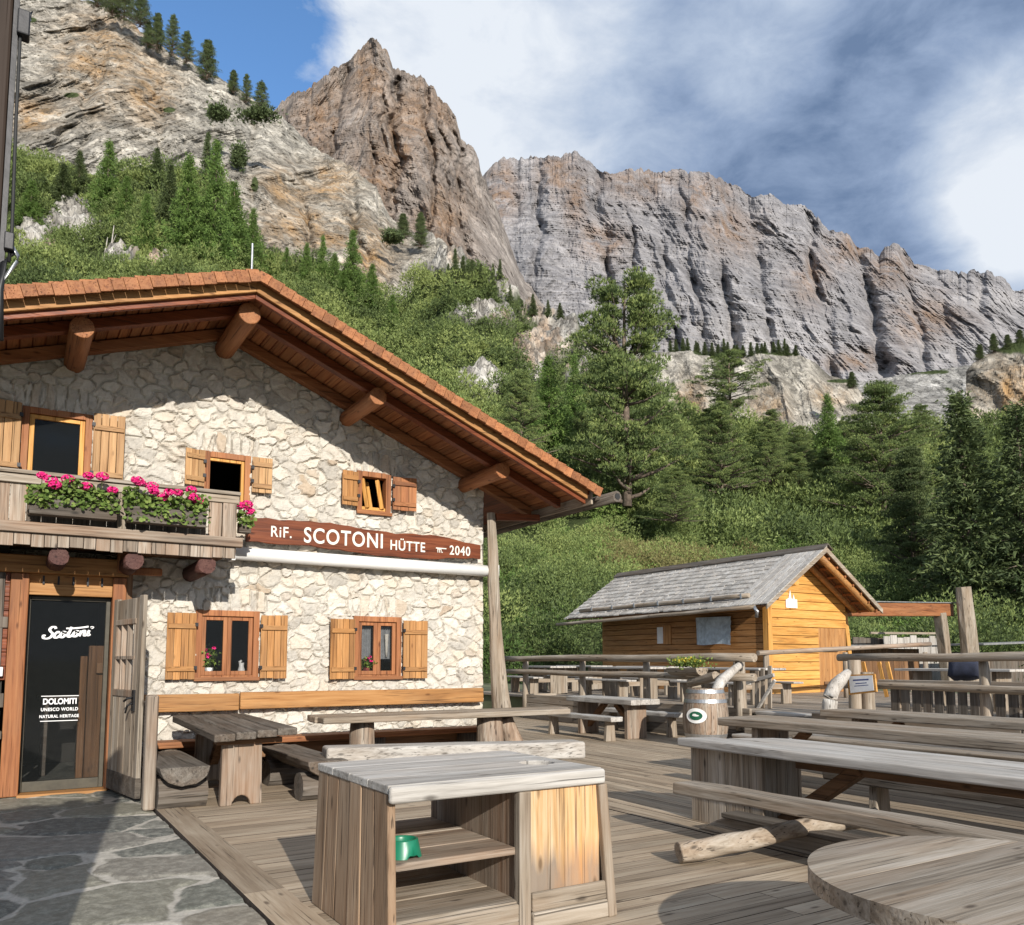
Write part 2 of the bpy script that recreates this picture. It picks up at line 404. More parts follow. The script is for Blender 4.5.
def sketch_text(name, body, size, loc, mat, parent, ext=.004, off=0.0, shear=0, rx=PI/2, rz=0, roll=0, align='LEFT', sx=1):
    cu = bpy.data.curves.new(name, 'FONT'); cu.body = body; cu.size = size; cu.extrude = ext; cu.offset = off; cu.shear = shear; cu.align_x = align
    o = bpy.data.objects.new(name, cu); COL.objects.link(o); cu.materials.append(mat)
    if parent is not None: o.parent = parent; loc = Vector(loc)-wloc(parent)
    o.location = loc
    o.rotation_euler = (Matrix.Rotation(rz, 3, 'Z')@Matrix.Rotation(rx, 3, 'X')@Matrix.Rotation(roll, 3, 'Z')).to_euler()
    cu.space_character = 1.12 if sx > .8 else 1.0; o.scale = (sx, 1, 1)
    bpy.context.view_layer.update()
    me = bpy.data.meshes.new_from_object(o); me.materials.clear(); me.materials.append(mat)
    r = bpy.data.objects.new(name, me); COL.objects.link(r); r.parent = parent; r.location = o.location; r.rotation_euler = o.rotation_euler; r.scale = o.scale
    bpy.data.objects.remove(o)
    return r

# ================================================================== SETTING
# ---- irregular stone relief (masonry, flagstones)
def relief(u, v, cu, cv, seed, warp=.35, power=2.6, big=0.0):
    """u,v arrays in metres; returns edge distance, stone random a, b, local coords"""
    U = u/cu+warp*(fbm(u*2.3/cu*.5, v*2.3/cv*.5, 3.1, 3, seed)-.5)*1.6
    Vv = v/cv+warp*(fbm(u*2.3/cu*.5+40, v*2.3/cv*.5, 7.7, 3, seed+5)-.5)*1.6
    i0 = np.floor(U); j0 = np.floor(Vv)
    F1 = np.full(U.shape, 9.); F2 = np.full(U.shape, 9.); A = np.zeros(U.shape); B = np.zeros(U.shape); DX = np.zeros(U.shape); DY = np.zeros(U.shape)
    for di in range(-2, 3):
        for dj in range(-2, 3):
            i = i0+di; j = j0+dj
            sx = i+.5+.85*(_h(i, j, j*0, seed)-.5)+.5*(j % 2); sy = j+.5+.85*(_h(i, j, j*0+1, seed)-.5)
            wgt = .62+.85*_h(i, j, j*0+2, seed)
            dx = (U-sx)*cu; dy = (Vv-sy)*cv
            d = (abs(dx)**power+abs(dy*1.15)**power)**(1/power)/min(cu, cv)*wgt
            a = _h(i, j, j*0+3, seed); b_ = _h(i, j, j*0+4, seed)
            m1 = d < F1; m2 = (~m1) & (d < F2)
            F2 = np.where(m1, F1, np.where(m2, d, F2)); F1 = np.where(m1, d, F1)
            A = np.where(m1, a, A); B = np.where(m1, b_, B); DX = np.where(m1, dx, DX); DY = np.where(m1, dy, DY)
    return F2-F1, A, B, DX, DY
def sstep(x, a, b_): t = np.clip((x-a)/(b_-a), 0, 1); return t*t*(3-2*t)

# ground, patio, deck
gm = plain('rough_pasture', (.11,.12,.06), .95, 0, .4, .6, .5)
g = MB(); g.add([(-4000, -4000, -.35), (5000, -4000, -.35), (5000, 5000, -.35), (-4000, 5000, -.35)], [(0, 1, 2, 3)])
tag(g.build('ground', gm), kind='structure')

st = .014
xs = np.arange(-2.0, 1.33, st); ys = np.arange(3.2, 10.62, st)
X, Y = np.meshgrid(xs, ys)
e, A, B, DX, DY = relief(X, Y, .92, .66, 34, .55, 2.6)
e = e*.62
h = .014*sstep(e, .05, .13)+.006*(fbm(X*6, Y*6, 0, 5, 9)-.5)*2+.006*(A-.5)+.01*(DX*(A-.5)+DY*(B-.5))
mort = 1-sstep(e+.12*(fbm(X*9, Y*9, 1, 4, 3)-.5), .03, .055)
Z = h-.016
Vp = np.stack([X, Y, Z], -1).reshape(-1, 3)
tag(npmesh('stone_paving', Vp, grid_faces(len(xs), len(ys)), M['slate'], smooth=True, rgb=np.stack([A, mort, B], -1).reshape(-1, 3)), kind='structure')

d = MB()
def board(mb, x0, x1, y0, y1, top=0., th=.035):
    mb.box(x0, x1, y0, y1, top-th+random.uniform(-.001, .001), top+random.uniform(-.0015, .0015))
def dark_sides(o):  # side faces take a darker second material, so the seams read dark
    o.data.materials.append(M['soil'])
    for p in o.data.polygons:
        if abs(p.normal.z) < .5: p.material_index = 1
# section with boards running along the hut wall
y = 1.0
while y < 10.7:
    w = .148+random.uniform(-.01, .012)
    x = 1.60
    while x < 5.10:
        L = random.uniform(2.2, 4.2); x1 = min(x+L, 5.10)
        if 5.10-x1 < .5: x1 = 5.10
        board(d, x, x1-.003, y, y+w-.006); x = x1
    y += w
dkx = d.build('deck_boards_crosswise', wood('deck', 0))
dark_sides(dkx); tag(dkx, kind='structure')
d = MB()
x = 5.27
while x < 11.3:
    w = .148+random.uniform(-.01, .012)
    y = .5+random.uniform(-1, 0)
    while y < 17.5:
        L = random.uniform(3, 5); board(d, x, x+w-.006, y, y+L-.003); y += L
    x += w
for y0, y1 in ((-0.5, 3.1), (3.105, 6.9), (6.905, 10.7)): board(d, 5.115, 5.262, y0, y1, .004)
for y0, y1 in ((1.2, 5.3), (5.305, 8.75)): board(d, 1.335, 1.592, y0, y1, .012, .06)
dky = d.build('deck_boards_lengthwise', wood('deck', 1))
dark_sides(dky); tag(dky, kind='structure')
b = MB(); b.box(1.35, 11.2, -.5, 17.4, -.34, -.045); tag(b.build('deck_underlay', M['soil']), kind='structure')
b = MB(); b.box(-6, 1.33, -6, 3.3, -.2, -.03); b.box(-6, -1.95, 3.3, 20, -.2, -.032); tag(b.build('yard_paving', M['slate']), kind='structure')

# raised terrace beyond the deck
TZ = .55
b = MB()
b.box(11.42, 40, -8, 30, -.3, TZ-.04)
tag(b.build('terrace_earth', gm), kind='structure')
d = MB(); x = 11.35
while x < 22:
    w = .19+random.uniform(-.02, .02); d.box(x, x+w-.012, 2.5, 21, TZ-.035, TZ+random.uniform(-.004, .004)); x += w
tag(d.build('terrace_boards', wood('grey', 1)), kind='structure')

# ---- hillside (polar terrain around the hut)
CREST = [(-260, 60), (-100, 110), (0, 150), (60, 168), (100, 185), (140, 165), (180, 175), (215, 185), (245, 235), (270, 262), (320, 262), (360, 285), (400, 300), (425, 275), (449, 250), (470, 262), (497, 277), (525, 301), (571, 318), (600, 332), (640, 390), (700, 425), (760, 436), (850, 448), (940, 440), (1024, 432), (1200, 420), (1400, 410)]
TTOP = [(-260, 120), (450, 120), (560, 115), (650, 100), (1400, 95)]
def hill(px, s):
    """s 0..1 from foot to crest -> world points (arrays)"""
    px = np.asarray(px, float); s = np.asarray(s, float)
    T = interp(px, TTOP); t = 33+(T-33)*s
    yt = interp(px, CREST); yb = 690.-6*0
    yy = yb+(yt-yb)*(s**.80)
    d_ = FW+RT*((px[..., None]-PX)/FOC)+UP*((PY-yy[..., None])/FOC)
    P = EYE+d_*t[..., None]
    n = fbm(P[..., 0]/9, P[..., 1]/9, 0, 5, 21)-.5
    P[..., 2] += n*3.2*np.minimum(1, s*4)
    return P, yy
ROCKS = [(75, 222, 32, 20), (40, 238, 22, 18), (125, 254, 20, 8), (160, 262, 14, 6), (505, 287, 20, 12), (487, 315, 30, 11), (528, 350, 18, 24), (484, 388, 28, 11), (556, 333, 24, 22), (535, 312, 16, 8), (590, 350, 18, 9), (577, 372, 14, 8), (425, 262, 22, 15), (455, 262, 12, 10)]
def rockiness(px, yy):
    r = np.zeros(np.shape(px))
    for cx_, cy_, rx_, ry_ in ROCKS:
        q = ((px-cx_)/rx_)**2+((yy-cy_)/ry_)**2
        r = np.maximum(r, np.exp(-q*.7))
    n = fbm(px/26, yy/16, 2, 4, 77)
    return sstep(r+.55*(n-.5), .38, .55)
nx, ny = 620, 260
pxs = np.linspace(-260, 1400, nx); ss = np.linspace(0, 1, ny)
PXg, SSg = np.meshgrid(pxs, ss)
P, YY = hill(PXg, SSg)
rk = rockiness(PXg, YY)
rn = fbm(P[..., 0]/2.2, P[..., 1]/2.2, P[..., 2]/2.2, 5, 5, .6, True)
P[..., 2] += rk*(rn-.4)*3.0
P[..., 0] -= rk*(rn-.5)*1.2; P[..., 1] -= rk*(rn-.5)*2.0
back = P[-1].copy(); back[:, :2] *= 1.25; back[:, 2] -= 25
Vh = np.concatenate([P.reshape(-1, 3), back]); 
rgb = np.zeros((len(Vh), 3)); rgb[:nx*ny, 2] = (1-rk).ravel(); rgb[:nx*ny, 0] = (rk*(fbm(PXg/30, YY/30, 5, 3, 8) > .55)*.6).ravel(); rgb[nx*ny:, 2] = 1
tag(npmesh('hillside', Vh, grid_faces(nx, ny+1), M['rocks'], smooth=True, rgb=rgb), kind='structure')

# ---- cliffs and mountains
def massif(name, sky, base, D0, D1, nx, ny, amp, unit, mat, warm=(), pale=(), strata=0, jag=2.0, kx=1.0, veg=None, seed=1, power=1.3, warm_all=0, clefts=()):
    x0, x1 = sky[0][0], sky[-1][0]
    px = np.linspace(x0, x1, nx); s = np.linspace(0, 1, ny)
    ysk = interp(px, sky)+jag*(fbm(px/9, px*0, 0, 5, seed+40, .6, True)-.6)*2
    yb = interp(px, base) if not np.isscalar(base) else px*0+base
    G, S = np.meshgrid(px, s)
    ker = np.ones(41)/41; pad = np.concatenate([np.full(20, ysk[0]), ysk, np.full(20, ysk[-1])]); ysm = np.convolve(pad, ker, 'valid')
    YY = yb[None]+(ysm-yb)[None]*S+(ysk-ysm)[None]*S**7
    D0a = interp(px, D0) if not np.isscalar(D0) else px*0+D0
    D1a = interp(px, D1) if not np.isscalar(D1) else px*0+D1
    T = D0a[None]+(D1a-D0a)[None]*S**power
    d_ = FW+RT*((G[..., None]-PX)/FOC)+UP*((PY-YY[..., None])/FOC)
    P = EYE+d_*T[..., None]
    lat = P@RT; zz = P[..., 2]
    wrp = (fbm(lat/unit/1.5, zz/unit/1.5, 0, 4, seed+3)-.5)*1.6
    # vertical ribs and gullies, then blocks, then ledges
    rib = fbm(lat/unit*1.6*kx+wrp, zz/unit*.28+wrp*.4, 0, 6, seed, .55, True)
    blk = fbm(lat/unit*3.6+wrp, zz/unit*1.15+wrp, 3, 7, seed+9, .66, True)
    big_ = fbm(lat/unit*.45, zz/unit*.2, 9, 3, seed+12)
    zt = zz/unit*4+lat/unit*.35+wrp*.8+.6*fbm(lat/unit*.7, zz/unit*.7, 5, 4, seed+15)
    fr = zt-np.floor(zt); led = sstep(fr, 0, .22)*(1-.0*fr)-fr
    zt2 = zz/unit*17+lat/unit*1.1+wrp*2.2; fr2 = zt2-np.floor(zt2)
    led2 = sstep(fr2, 0, .3)-fr2
    disp = amp*(-2.0*(rib-.55)-.62*(blk-.55)-2.4*(big_-.5))+amp*strata*(led*.20+led2*.10)
    jx = (fbm(YY/26, G/60, 0, 4, seed+70)-.5)*26
    for cx_, w_, dep_, sl_ in clefts:
        u_ = (G+jx-cx_-sl_*(YY-ysk[None]))/w_; dk_ = dep_*(.12+.62*fbm(G/30+cx_, YY/24, 2, 3, seed+80)**2*2); disp = disp+dk_*np.exp(-u_**2)-dk_*.3*np.exp(-((u_-2.4)/2.2)**2)
    T2 = T+disp*(1-.35*S**6)
    P = EYE+d_*T2[..., None]
    cre = sstep(.45-rib, 0, .16)
    bk = P[-1].copy(); dirn = d_[-1].copy(); dirn[:, 2] = 0
    b1 = bk+dirn*(T[-1][:, None]*.04)*1.0; b1[:, 2] -= T[-1]*.01
    b2 = bk+dirn*(T[-1][:, None]*.35); b2[:, 2] -= T[-1]*.35
    Vv = np.concatenate([P.reshape(-1, 3), b1, b2])
    rgb = np.zeros((len(Vv), 3)); n = nx*ny
    W = np.full(G.shape, float(warm_all)); Pl = np.zeros(G.shape)
    for cx_, cy_, rx_, ry_ in warm: W = np.maximum(W, np.exp(-(((G-cx_)/rx_)**2+((YY-cy_)/ry_)**2)))
    for cx_, cy_, rx_, ry_ in pale: Pl = np.maximum(Pl, np.exp(-(((G-cx_)/rx_)**2+((YY-cy_)/ry_)**2)**2))
    W = np.clip(W*(.45+1.1*fbm(G/22, YY/30, 1, 5, seed+2)), 0, 1)
    Pl = np.clip(Pl*(.5+.8*fbm(G/14, YY/8, 4, 4, seed+6)), 0, .8)
    rgb[:n, 0] = W.ravel(); rgb[:n, 1] = Pl.ravel()
    if veg is not None:
        vg = np.zeros(G.shape)
        for cx_, cy_, rx_, ry_ in veg: vg = np.maximum(vg, np.exp(-(((G-cx_)/rx_)**2+((YY-cy_)/ry_)**2)))
        rgb[:n, 2] = sstep(vg+.5*(fbm(G/8, YY/6, 4, 4, seed+8)-.5), .42, .55).ravel()
    return tag(npmesh(name, Vv, grid_faces(nx, ny+2), mat, smooth=False, rgb=rgb), kind='structure')
SKY_LEFT = [(-260, -160), (-60, -90), (54, -14), (90, 2), (117, 10), (151, 39), (161, 46), (195, 63.5), (225, 80.6), (264, 107), (283, 117), (312, 146), (351, 166), (376, 188), (390, 215), (410, 232), (430, 232), (449, 246), (470, 262), (500, 280), (540, 312), (600, 345)]
massif('left_cliff', SKY_LEFT, [(-260, 200), (200, 270), (420, 340), (600, 400)], 122, [(-260, 230), (300, 215), (450, 165), (600, 140)], 820, 520, 6.5, 17, M['cliff'],
       warm=[(100, 60, 45, 50), (150, 90, 30, 35), (35, 115, 25, 18), (285, 190, 30, 25), (330, 185, 30, 22), (300, 230, 50, 30), (370, 255, 30, 35), (140, 30, 30, 15), (330, 235, 60, 25)], veg=[(72, 95, 8, 3), (30, 20, 8, 3), (255, 185, 4, 10), (215, 115, 12, 3), (170, 110, 8, 3)], clefts=[(160, 4, 6, -.05), (205, 4, 5, .0), (245, 5, 6, .05), (100, 5, 6, -.1), (290, 4, 5, .15), (345, 5, 6, .2), (60, 5, 5, 0), (375, 4, 5, .25)], seed=3, jag=4, strata=.35)
SKY_TOWER = [(225, 200), (250, 140), (273, 110), (288, 95), (312, 85), (330, 70), (337, 66), (351, 58), (358, 48), (364, 44), (373, 41), (382, 45), (388, 52), (393, 71), (403, 68), (415, 75), (422, 78), (430, 83), (444, 100), (450, 110), (456, 118), (461, 139), (473, 143), (479, 160), (481, 173), (500, 215), (520, 270), (560, 330)]
massif('rock_tower', SKY_TOWER, [(225, 300), (560, 360)], 520, 760, 520, 480, 27, 55, M['tower'],
       warm=[(370, 75, 30, 40), (440, 110, 22, 30), (380, 170, 30, 60), (440, 220, 30, 50), (410, 130, 40, 60), (320, 120, 30, 50)], clefts=[(397, 4, 45, -.05), (345, 3.5, 30, -.12), (424, 3, 28, .05), (452, 4, 40, .12), (310, 4, 26, -.15), (370, 2.5, 22, 0), (438, 2.5, 20, .1), (290, 4, 22, -.2), (383, 2, 14, .0)], seed=11, jag=6.5, strata=.35, kx=1.1, warm_all=.0)
SKY_FAR = [(440, 230), (465, 200), (482.8, 172.8), (497, 158.5), (531, 157), (555, 157), (574, 151.7), (591, 161), (602.6, 172.8), (620, 171), (639.7, 168.8), (668, 171), (691, 171), (714, 175.6), (731, 182.5), (748, 195.6), (760, 193), (771, 192.7), (785, 203), (805, 204), (828, 227), (848, 231.5), (859, 247), (868, 247), (879, 256), (884, 247), (893.5, 243), (905, 251), (913.5, 262), (936, 268.6), (960, 271), (987.6, 271), (1005, 279.5), (1013, 288.6), (1040, 288), (1120, 300), (1300, 330), (1500, 340)]
massif('far_mountain_range', SKY_FAR, [(440, 420), (1500, 470)], 1050, [(440, 1650), (1500, 1900)], 1250, 560, 58, 120, M['massif'],
       warm=[(575, 195, 14, 35), (640, 180, 40, 20), (500, 190, 20, 30), (560, 175, 25, 25), (700, 195, 30, 20), (810, 280, 20, 25), (850, 250, 25, 18), (890, 270, 25, 20), (930, 320, 40, 25), (730, 230, 30, 25), (850, 360, 40, 12), (600, 240, 25, 20)],
       pale=[(765, 345, 75, 26), (720, 330, 35, 12), (860, 378, 40, 7), (1000, 300, 50, 10), (640, 300, 50, 10), (980, 350, 60, 16)], clefts=[(593, 5, 80, .1), (540, 4, 60, -.05), (655, 4, 50, .15), (703, 6, 70, .2), (745, 5, 60, .2), (802, 6, 70, .22), (866, 6, 90, .1), (905, 5, 60, .2), (935, 5, 50, .3), (625, 3, 40, .12), (515, 4, 45, 0), (975, 6, 60, .3), (680, 3, 40, .15)], seed=23, jag=5.5, strata=.5, kx=.8)
massif('pale_cliff_band', [(600, 345), (640, 352), (668, 352), (690, 350), (725, 362), (745, 356), (758, 352), (800, 355), (815, 362), (830, 376), (850, 380), (862, 392), (875, 420), (900, 470)], 480, 165, 205, 320, 200, 4.2, 15, M['cliff'],
       warm=[(770, 410, 20, 20), (830, 395, 18, 12), (690, 400, 15, 20)], veg=[(650, 348, 20, 8), (780, 351, 35, 5), (725, 372, 12, 12), (705, 352, 15, 4), (840, 381, 16, 2), (740, 350, 20, 6)], seed=37, jag=1.5, strata=.5)
massif('grey_slab_slope', [(800, 420), (840, 386), (867, 381), (900, 375), (929, 371), (975, 364), (1010, 355), (1060, 350), (1200, 350)], 500, 230, 330, 300, 120, 5, 22, M['slab'], veg=[(900, 372, 60, 3), (905, 430, 14, 5), (870, 440, 20, 4)], seed=51, jag=1, strata=.9)
massif('right_bluff', [(966, 372), (972, 364), (980, 358), (1000, 348), (1024, 338), (1080, 325), (1200, 310), (1400, 300)], 480, 150, 175, 260, 150, 4, 15, M['cliff'], warm=[(1010, 400, 60, 40)], veg=[(1010, 345, 40, 10), (1080, 325, 80, 12)], seed=61, jag=1.5, strata=.5, warm_all=.2)

# ================================================================== VEGETATION
def tufts(C, Dn, L, W, k, rng, spread=.6, up=.25):
    """needle tufts: k narrow triangles at each centre, fanning round direction Dn"""
    C = np.repeat(np.asarray(C, float), k, 0); Dn = np.repeat(np.asarray(Dn, float), k, 0); n = len(C)
    L = np.repeat(np.broadcast_to(L, (n//k,)), k)*rng.uniform(.65, 1.2, n); W = np.repeat(np.broadcast_to(W, (n//k,)), k)
    dr = Dn+rng.normal(0, spread, (n, 3)); dr[:, 2] += up; dr /= np.linalg.norm(dr, axis=1)[:, None]
    sd = np.cross(dr, rng.normal(0, 1, (n, 3))); sd /= np.linalg.norm(sd, axis=1)[:, None]+1e-9
    a = C-sd*W[:, None]/2; b_ = C+sd*W[:, None]/2
    m1 = C+dr*(L*.55)[:, None]; c = C+dr*L[:, None]
    V = np.stack([a+(m1-C)*.3, b_+(m1-C)*.3, c], 1).reshape(-1, 3)
    return V, np.arange(n*3).reshape(-1, 3)
def dome(n, rng):
    v = rng.normal(0, 1, (n, 3)); v /= np.linalg.norm(v, axis=1)[:, None]; v[:, 2] = abs(v[:, 2])*1.0-.15
    return v
def clump(c, r, n, rng, flat=.55, L=.3, W=.09, k=4):
    d_ = dome(n, rng); rr = rng.uniform(.55, 1, n)**.5
    C = np.asarray(c)+d_*np.array([1, 1, flat])*r*rr[:, None]
    return C, d_, rr
# -- dwarf pine cover: one mass nobody could count
rng = np.random.default_rng(5)
def cover(name, nm, xr, sr, Rr, nt_, L, W, k, seed, mat, label, edge=None, rockskip=True):
    rng = np.random.default_rng(seed)
    px = rng.uniform(*xr, nm); s = rng.uniform(sr[0]**1.0, sr[1], nm)
    P, yy = hill(px, s)
    keep = (rockiness(px, yy) < .35) if rockskip else np.ones(nm, bool)
    P = P[keep]; px = px[keep]; yy = yy[keep]; n = len(P)
    R_ = rng.uniform(*Rr, n); tone = np.clip((fbm(P[:, 0]/7, P[:, 1]/7, P[:, 2]/7, 4, 3)-.5)*2.2+.5+rng.normal(0, .22, n), 0, 1)
    d_ = dome(n*nt_, rng); idx = np.repeat(np.arange(n), nt_)
    rr = rng.uniform(.35, 1, n*nt_)**.4
    C = P[idx]+d_*R_[idx][:, None]*rr[:, None]*np.array([1, 1, 1.35])*(1+.6*(fbm(P[idx][:, 0]*1.3+d_[:, 0]*2, P[idx][:, 1]*1.3+d_[:, 1]*2, d_[:, 2]*2, 3, 9)-.5))[:, None]
    V, F = tufts(C, d_*.7, L, W, k, rng, .45, .35)
    tn = np.repeat(np.clip(tone[idx]*.85+.10+rng.normal(0, .08, len(idx)), 0, 1), k*3)
    o = npmesh(name, V, F, mat, tone=tn)
    return tag(o, label, 'shrubs', kind='stuff')
cover('dwarf_pine_thicket', 540, (470, 1150), (0.01, .55), (.8, 2.5), 900, .20, .062, 3, 1, M['needle'], 'dense green dwarf pine thicket on the slope behind the wooden shed')
M['brownleaf'] = leaf_mat('brownish_shrub_leaves', (.09,.06,.03), (.20,.165,.07), (.28,.27,.11))
cover('brownish_shrub_patch', 70, (600, 800), (.20, .36), (1.0, 2.2), 520, .20, .07, 3, 8, M['brownleaf'], 'brownish shrub patch within the thicket above the shed roof')
cover('bright_shrub_patch', 90, (500, 1000), (.0, .45), (.9, 1.8), 480, .22, .07, 3, 9, M['larch'], 'brighter yellow-green shrubs scattered in the thicket above the shed')
cover('upper_pine_thicket', 1500, (180, 1250), (.42, 1.0), (.9, 3.4), 330, .40, .13, 3, 2, M['needle'], 'green pine scrub higher on the slope below the cliffs')
cover('green_slope_scrub', 1000, (-100, 330), (.45, 1.0), (.9, 3.2), 260, .46, .14, 3, 3, M['needle'], 'green scrub patches between pale rocks below the left cliff')

def trunk_mb(H_, r, lean=0, n=8):
    mb = MB(); pts = [(lean*t*t*H_+.04*math.sin(7*t), .03*math.sin(9*t), H_*t-.3*(t == 0)) for t in [i/n for i in range(n+1)]]
    mb.tube(pts, [r*(1-.9*i/n)+.015 for i in range(n+1)], 8, .06); return mb
def make_tree(name, label, cat, kind, H_, R_, seed, mat, group=None, dens=1.0, loc=(0, 0, 0)):
    """tapered trunk with limbs, crown of needle tufts carried on whorled limbs"""
    rng = np.random.default_rng(seed); random.seed(seed)
    root = thing(name, label, cat, loc, group); root.location = (0, 0, 0)
    tm = trunk_mb(H_, .018*H_+.03)
    Cs = []; Ds = []; Ls = []; Tn = []
    if kind == 'cone':          # spruce / larch: many whorls, drooping sprays
        lev = int(26); start = .08
        for i in range(lev):
            t = start+(1-start)*(i/lev)**.95; z = t*H_
            r = R_*(1-t)**.78*(.75+.35*rng.random())+.03*H_*(1-t)
            nb = int(7+5*(1-t))
            for j in range(nb):
                a = rng.uniform(0, 2*PI); rr = r*rng.uniform(.65, 1.1); m_ = max(3, int(rr/(.034*H_)))
                bt = rng.normal(.5, .18); tip = np.array([math.cos(a)*rr, math.sin(a)*rr, z-.25*rr+rng.normal(0, .02*H_)])
                tm.tube([(0, 0, z), tuple(tip*np.array([.6, .6, 1])+np.array([0, 0, .1*rr])) if False else tuple(np.array([0, 0, z])*.4+tip*.6)], [.006*H_*(1-t)+.008, .006], 4, 0)
                for q in range(m_):
                    u = (q+.6)/m_; c = np.array([0, 0, z])*(1-u)+tip*u
                    for w in range(int(5*dens)+1):
                        Cs.append(c+rng.normal(0, .016*H_, 3)); Ds.append(np.array([math.cos(a)*.8, math.sin(a)*.8, -.15])+rng.normal(0, .4, 3)); Ls.append(.036*H_*(1.15-.5*t)); Tn.append(np.clip(bt+.12*rng.normal(), 0, 1))
        spread, up_ = .35, .1
    else:                        # stone pine: thick clumps on up-curved limbs
        tops = [(0, 0, 1.0)] if kind == 'pine' else ([(-.055, 0, .98), (.085, .03, 1.0)] if kind == 'twin' else [(0, 0, 1.0)])
        lev = (17 if kind == 'twin' else 15) if kind != 'flat' else 7
        for i in range(lev):
            t = .07+.91*i/(lev-1) if kind != 'flat' else .42+.55*i/(lev-1)
            z = t*H_
            prof = {'pine': (1-t)**.65*1.05+.10, 'twin': np.interp(t, [.1, .3, .5, .6, .66, .74, .85, 1], [.85, 1, .85, .60, .45, .80, .50, .18]), 'flat': np.interp(t, [.4, .6, .8, 1], [.55, 1, .95, .35])}[kind]
            nb = {'pine': 8, 'twin': 5, 'flat': 8}[kind]
            for j in range(nb):
                a = 2*PI*(j+rng.random())/nb; rr = R_*prof*rng.uniform(.38, 1.18); z = (t+rng.uniform(-.035, .035))*H_
                ox, oy = 0, 0
                if kind == 'twin' and t > .66:
                    sg = 1 if math.cos(a) > 0 else -1
                    ox, oy = (.10*H_*.55*sg, .0); rr *= rng.uniform(.45, .95)
                p0 = np.array([ox*.6, oy, z-.06*H_]); p1 = np.array([ox+math.cos(a)*rr, oy+math.sin(a)*rr, z+rng.uniform(-.02, .035)*H_])
                mid = (p0+p1)/2+np.array([0, 0, -.012*H_])
                tm.tube([tuple(p0), tuple(mid), tuple(p1)], [.011*H_*(1-t)+.02, .007*H_*(1-t)+.015, .01], 5, 0)
                for q, u in enumerate((.55, .8, 1.0)):
                    c = p0*(1-u)+p1*u; cr = H_*rng.uniform(.030, .052)*(1.1 if kind != 'flat' else .9)*(1-.25*t)
                    n_ = int(64*dens); d_ = dome(n_, rng); k_ = rng.uniform(.4, 1, n_)**.5
                    base = rng.normal(0, .17)
                    for dd, kk in zip(d_, k_):
                        Cs.append(c+dd*np.array([1.7, 1.7, .50])*cr*kk); Ds.append(dd*.8+np.array([0, 0, .35])); Ls.append(.0200*H_); Tn.append(np.clip(.50+base+.14*rng.normal(), 0, 1))
        if kind == 'twin':
            for sx_, top in ((-1, .96), (1, 1.0)):
                tm.tube([(0, 0, .62*H_), (.05*H_*sx_, 0, .75*H_), (.058*H_*sx_, 0, top*H_)], [.012*H_, .008*H_, .01], 6, 0)
        spread, up_ = .45, .45
    Cs = np.array(Cs); Ds = np.array(Ds); Ls = np.array(Ls); Tn = np.array(Tn)
    k = 4
    V, F = tufts(Cs, Ds, Ls, Ls*.26, k, rng, spread, up_)
    tm.build('trunk', M['bark'], root, smooth=True)
    npmesh('crown', V, F, mat, root, tone=np.repeat(Tn, k*3))
    root.location = loc
    return root
def place_px(px, ybase, t): return dp(px, ybase, t)
def hgt(ytop, ybase, t): return (ybase-ytop)/FOC*t*1.0
def onhill(px, ybase):
    """find the terrain point seen at this direction"""
    s = np.linspace(0, 1, 200); P, yy = hill(np.full(200, float(px)), s)
    rel = P-EYE; dep = rel@FW; sy = PY-FOC*(rel@UP)/dep
    i = int(np.argmin(abs(sy-ybase))); return P[i], dep[i]
protos = {}
def tree_at(kind, px, ytop, ybase, width, mat, name, label, cat='tree', group=None, seed=1, depth=None, rot=None, key=None):
    if depth is None: p, t = onhill(px, ybase)
    else: t = depth; p = dp(px, ybase, t)
    Hh = (ybase-ytop)/FOC*t; Rr = width/2/FOC*t
    key = key or (kind, mat, seed)
    if key not in protos:
        o = make_tree(name, label, cat, kind, 10.0, 10.0*Rr/Hh, seed, M[mat], group)
        protos[key] = (o, Rr/Hh); r0 = Rr/Hh
        o.scale = (Hh/10,)*3; o.location = p; o.rotation_euler = (0, 0, rot or 0)
    else:
        src, r0 = protos[key]
        o = dup(src, p, rot if rot is not None else random.uniform(0, 6.28), label, (Rr/(r0*10), Rr/(r0*10), Hh/10))
        o.name = name; o['category'] = cat
        if group: o['group'] = group
        elif 'group' in o: del o['group']
    return o
YAWV = -YAW
# big trees, one by one
tree_at('twin', 627, 276, 500, 116, 'pine', 'stone_pine', 'tall twin-topped stone pine rising above the roof eave', seed=4, depth=62, rot=YAWV)
tree_at('flat', 731, 350, 440, 72, 'pine', 'flat_topped_pine', 'flat-topped pine standing before the pale cliff band', seed=6, depth=88)
tree_at('pine', 884, 384, 512, 112, 'pine', 'stone_pine', 'broad bright green conifer above the right end of the shed roof', seed=8, depth=70)
tree_at('cone', 972, 384, 640, 112, 'fir', 'dark_conifer', 'tall dark conifer behind the upright post of the pergola', seed=22, depth=42)
tree_at('cone', 1030, 398, 650, 112, 'fir', 'dark_conifer', 'dark conifer cut by the right edge of the photo', seed=22, depth=40)
tree_at('pine', 1075, 380, 650, 95, 'fir', 'dark_conifer', 'dark conifer just outside the right edge of the photo', seed=9, depth=47)
tree_at('pine', 915, 452, 590, 66, 'fir', 'dark_conifer', 'small dark conifer left of the tall dark ones', seed=12, depth=48)
tree_at('cone', 829, 392, 462, 40, 'larch', 'conifer', 'pointed green conifer left of the broad bright one', seed=14, depth=82)
tree_at('pine', 800, 428, 480, 50, 'pine', 'stone_pine', 'low rounded pine below the pointed conifer on the slope', seed=12, depth=80)
tree_at('pine', 770, 432, 485, 54, 'pine', 'stone_pine', 'rounded green pine right of the flat-topped pine', seed=12, depth=76)
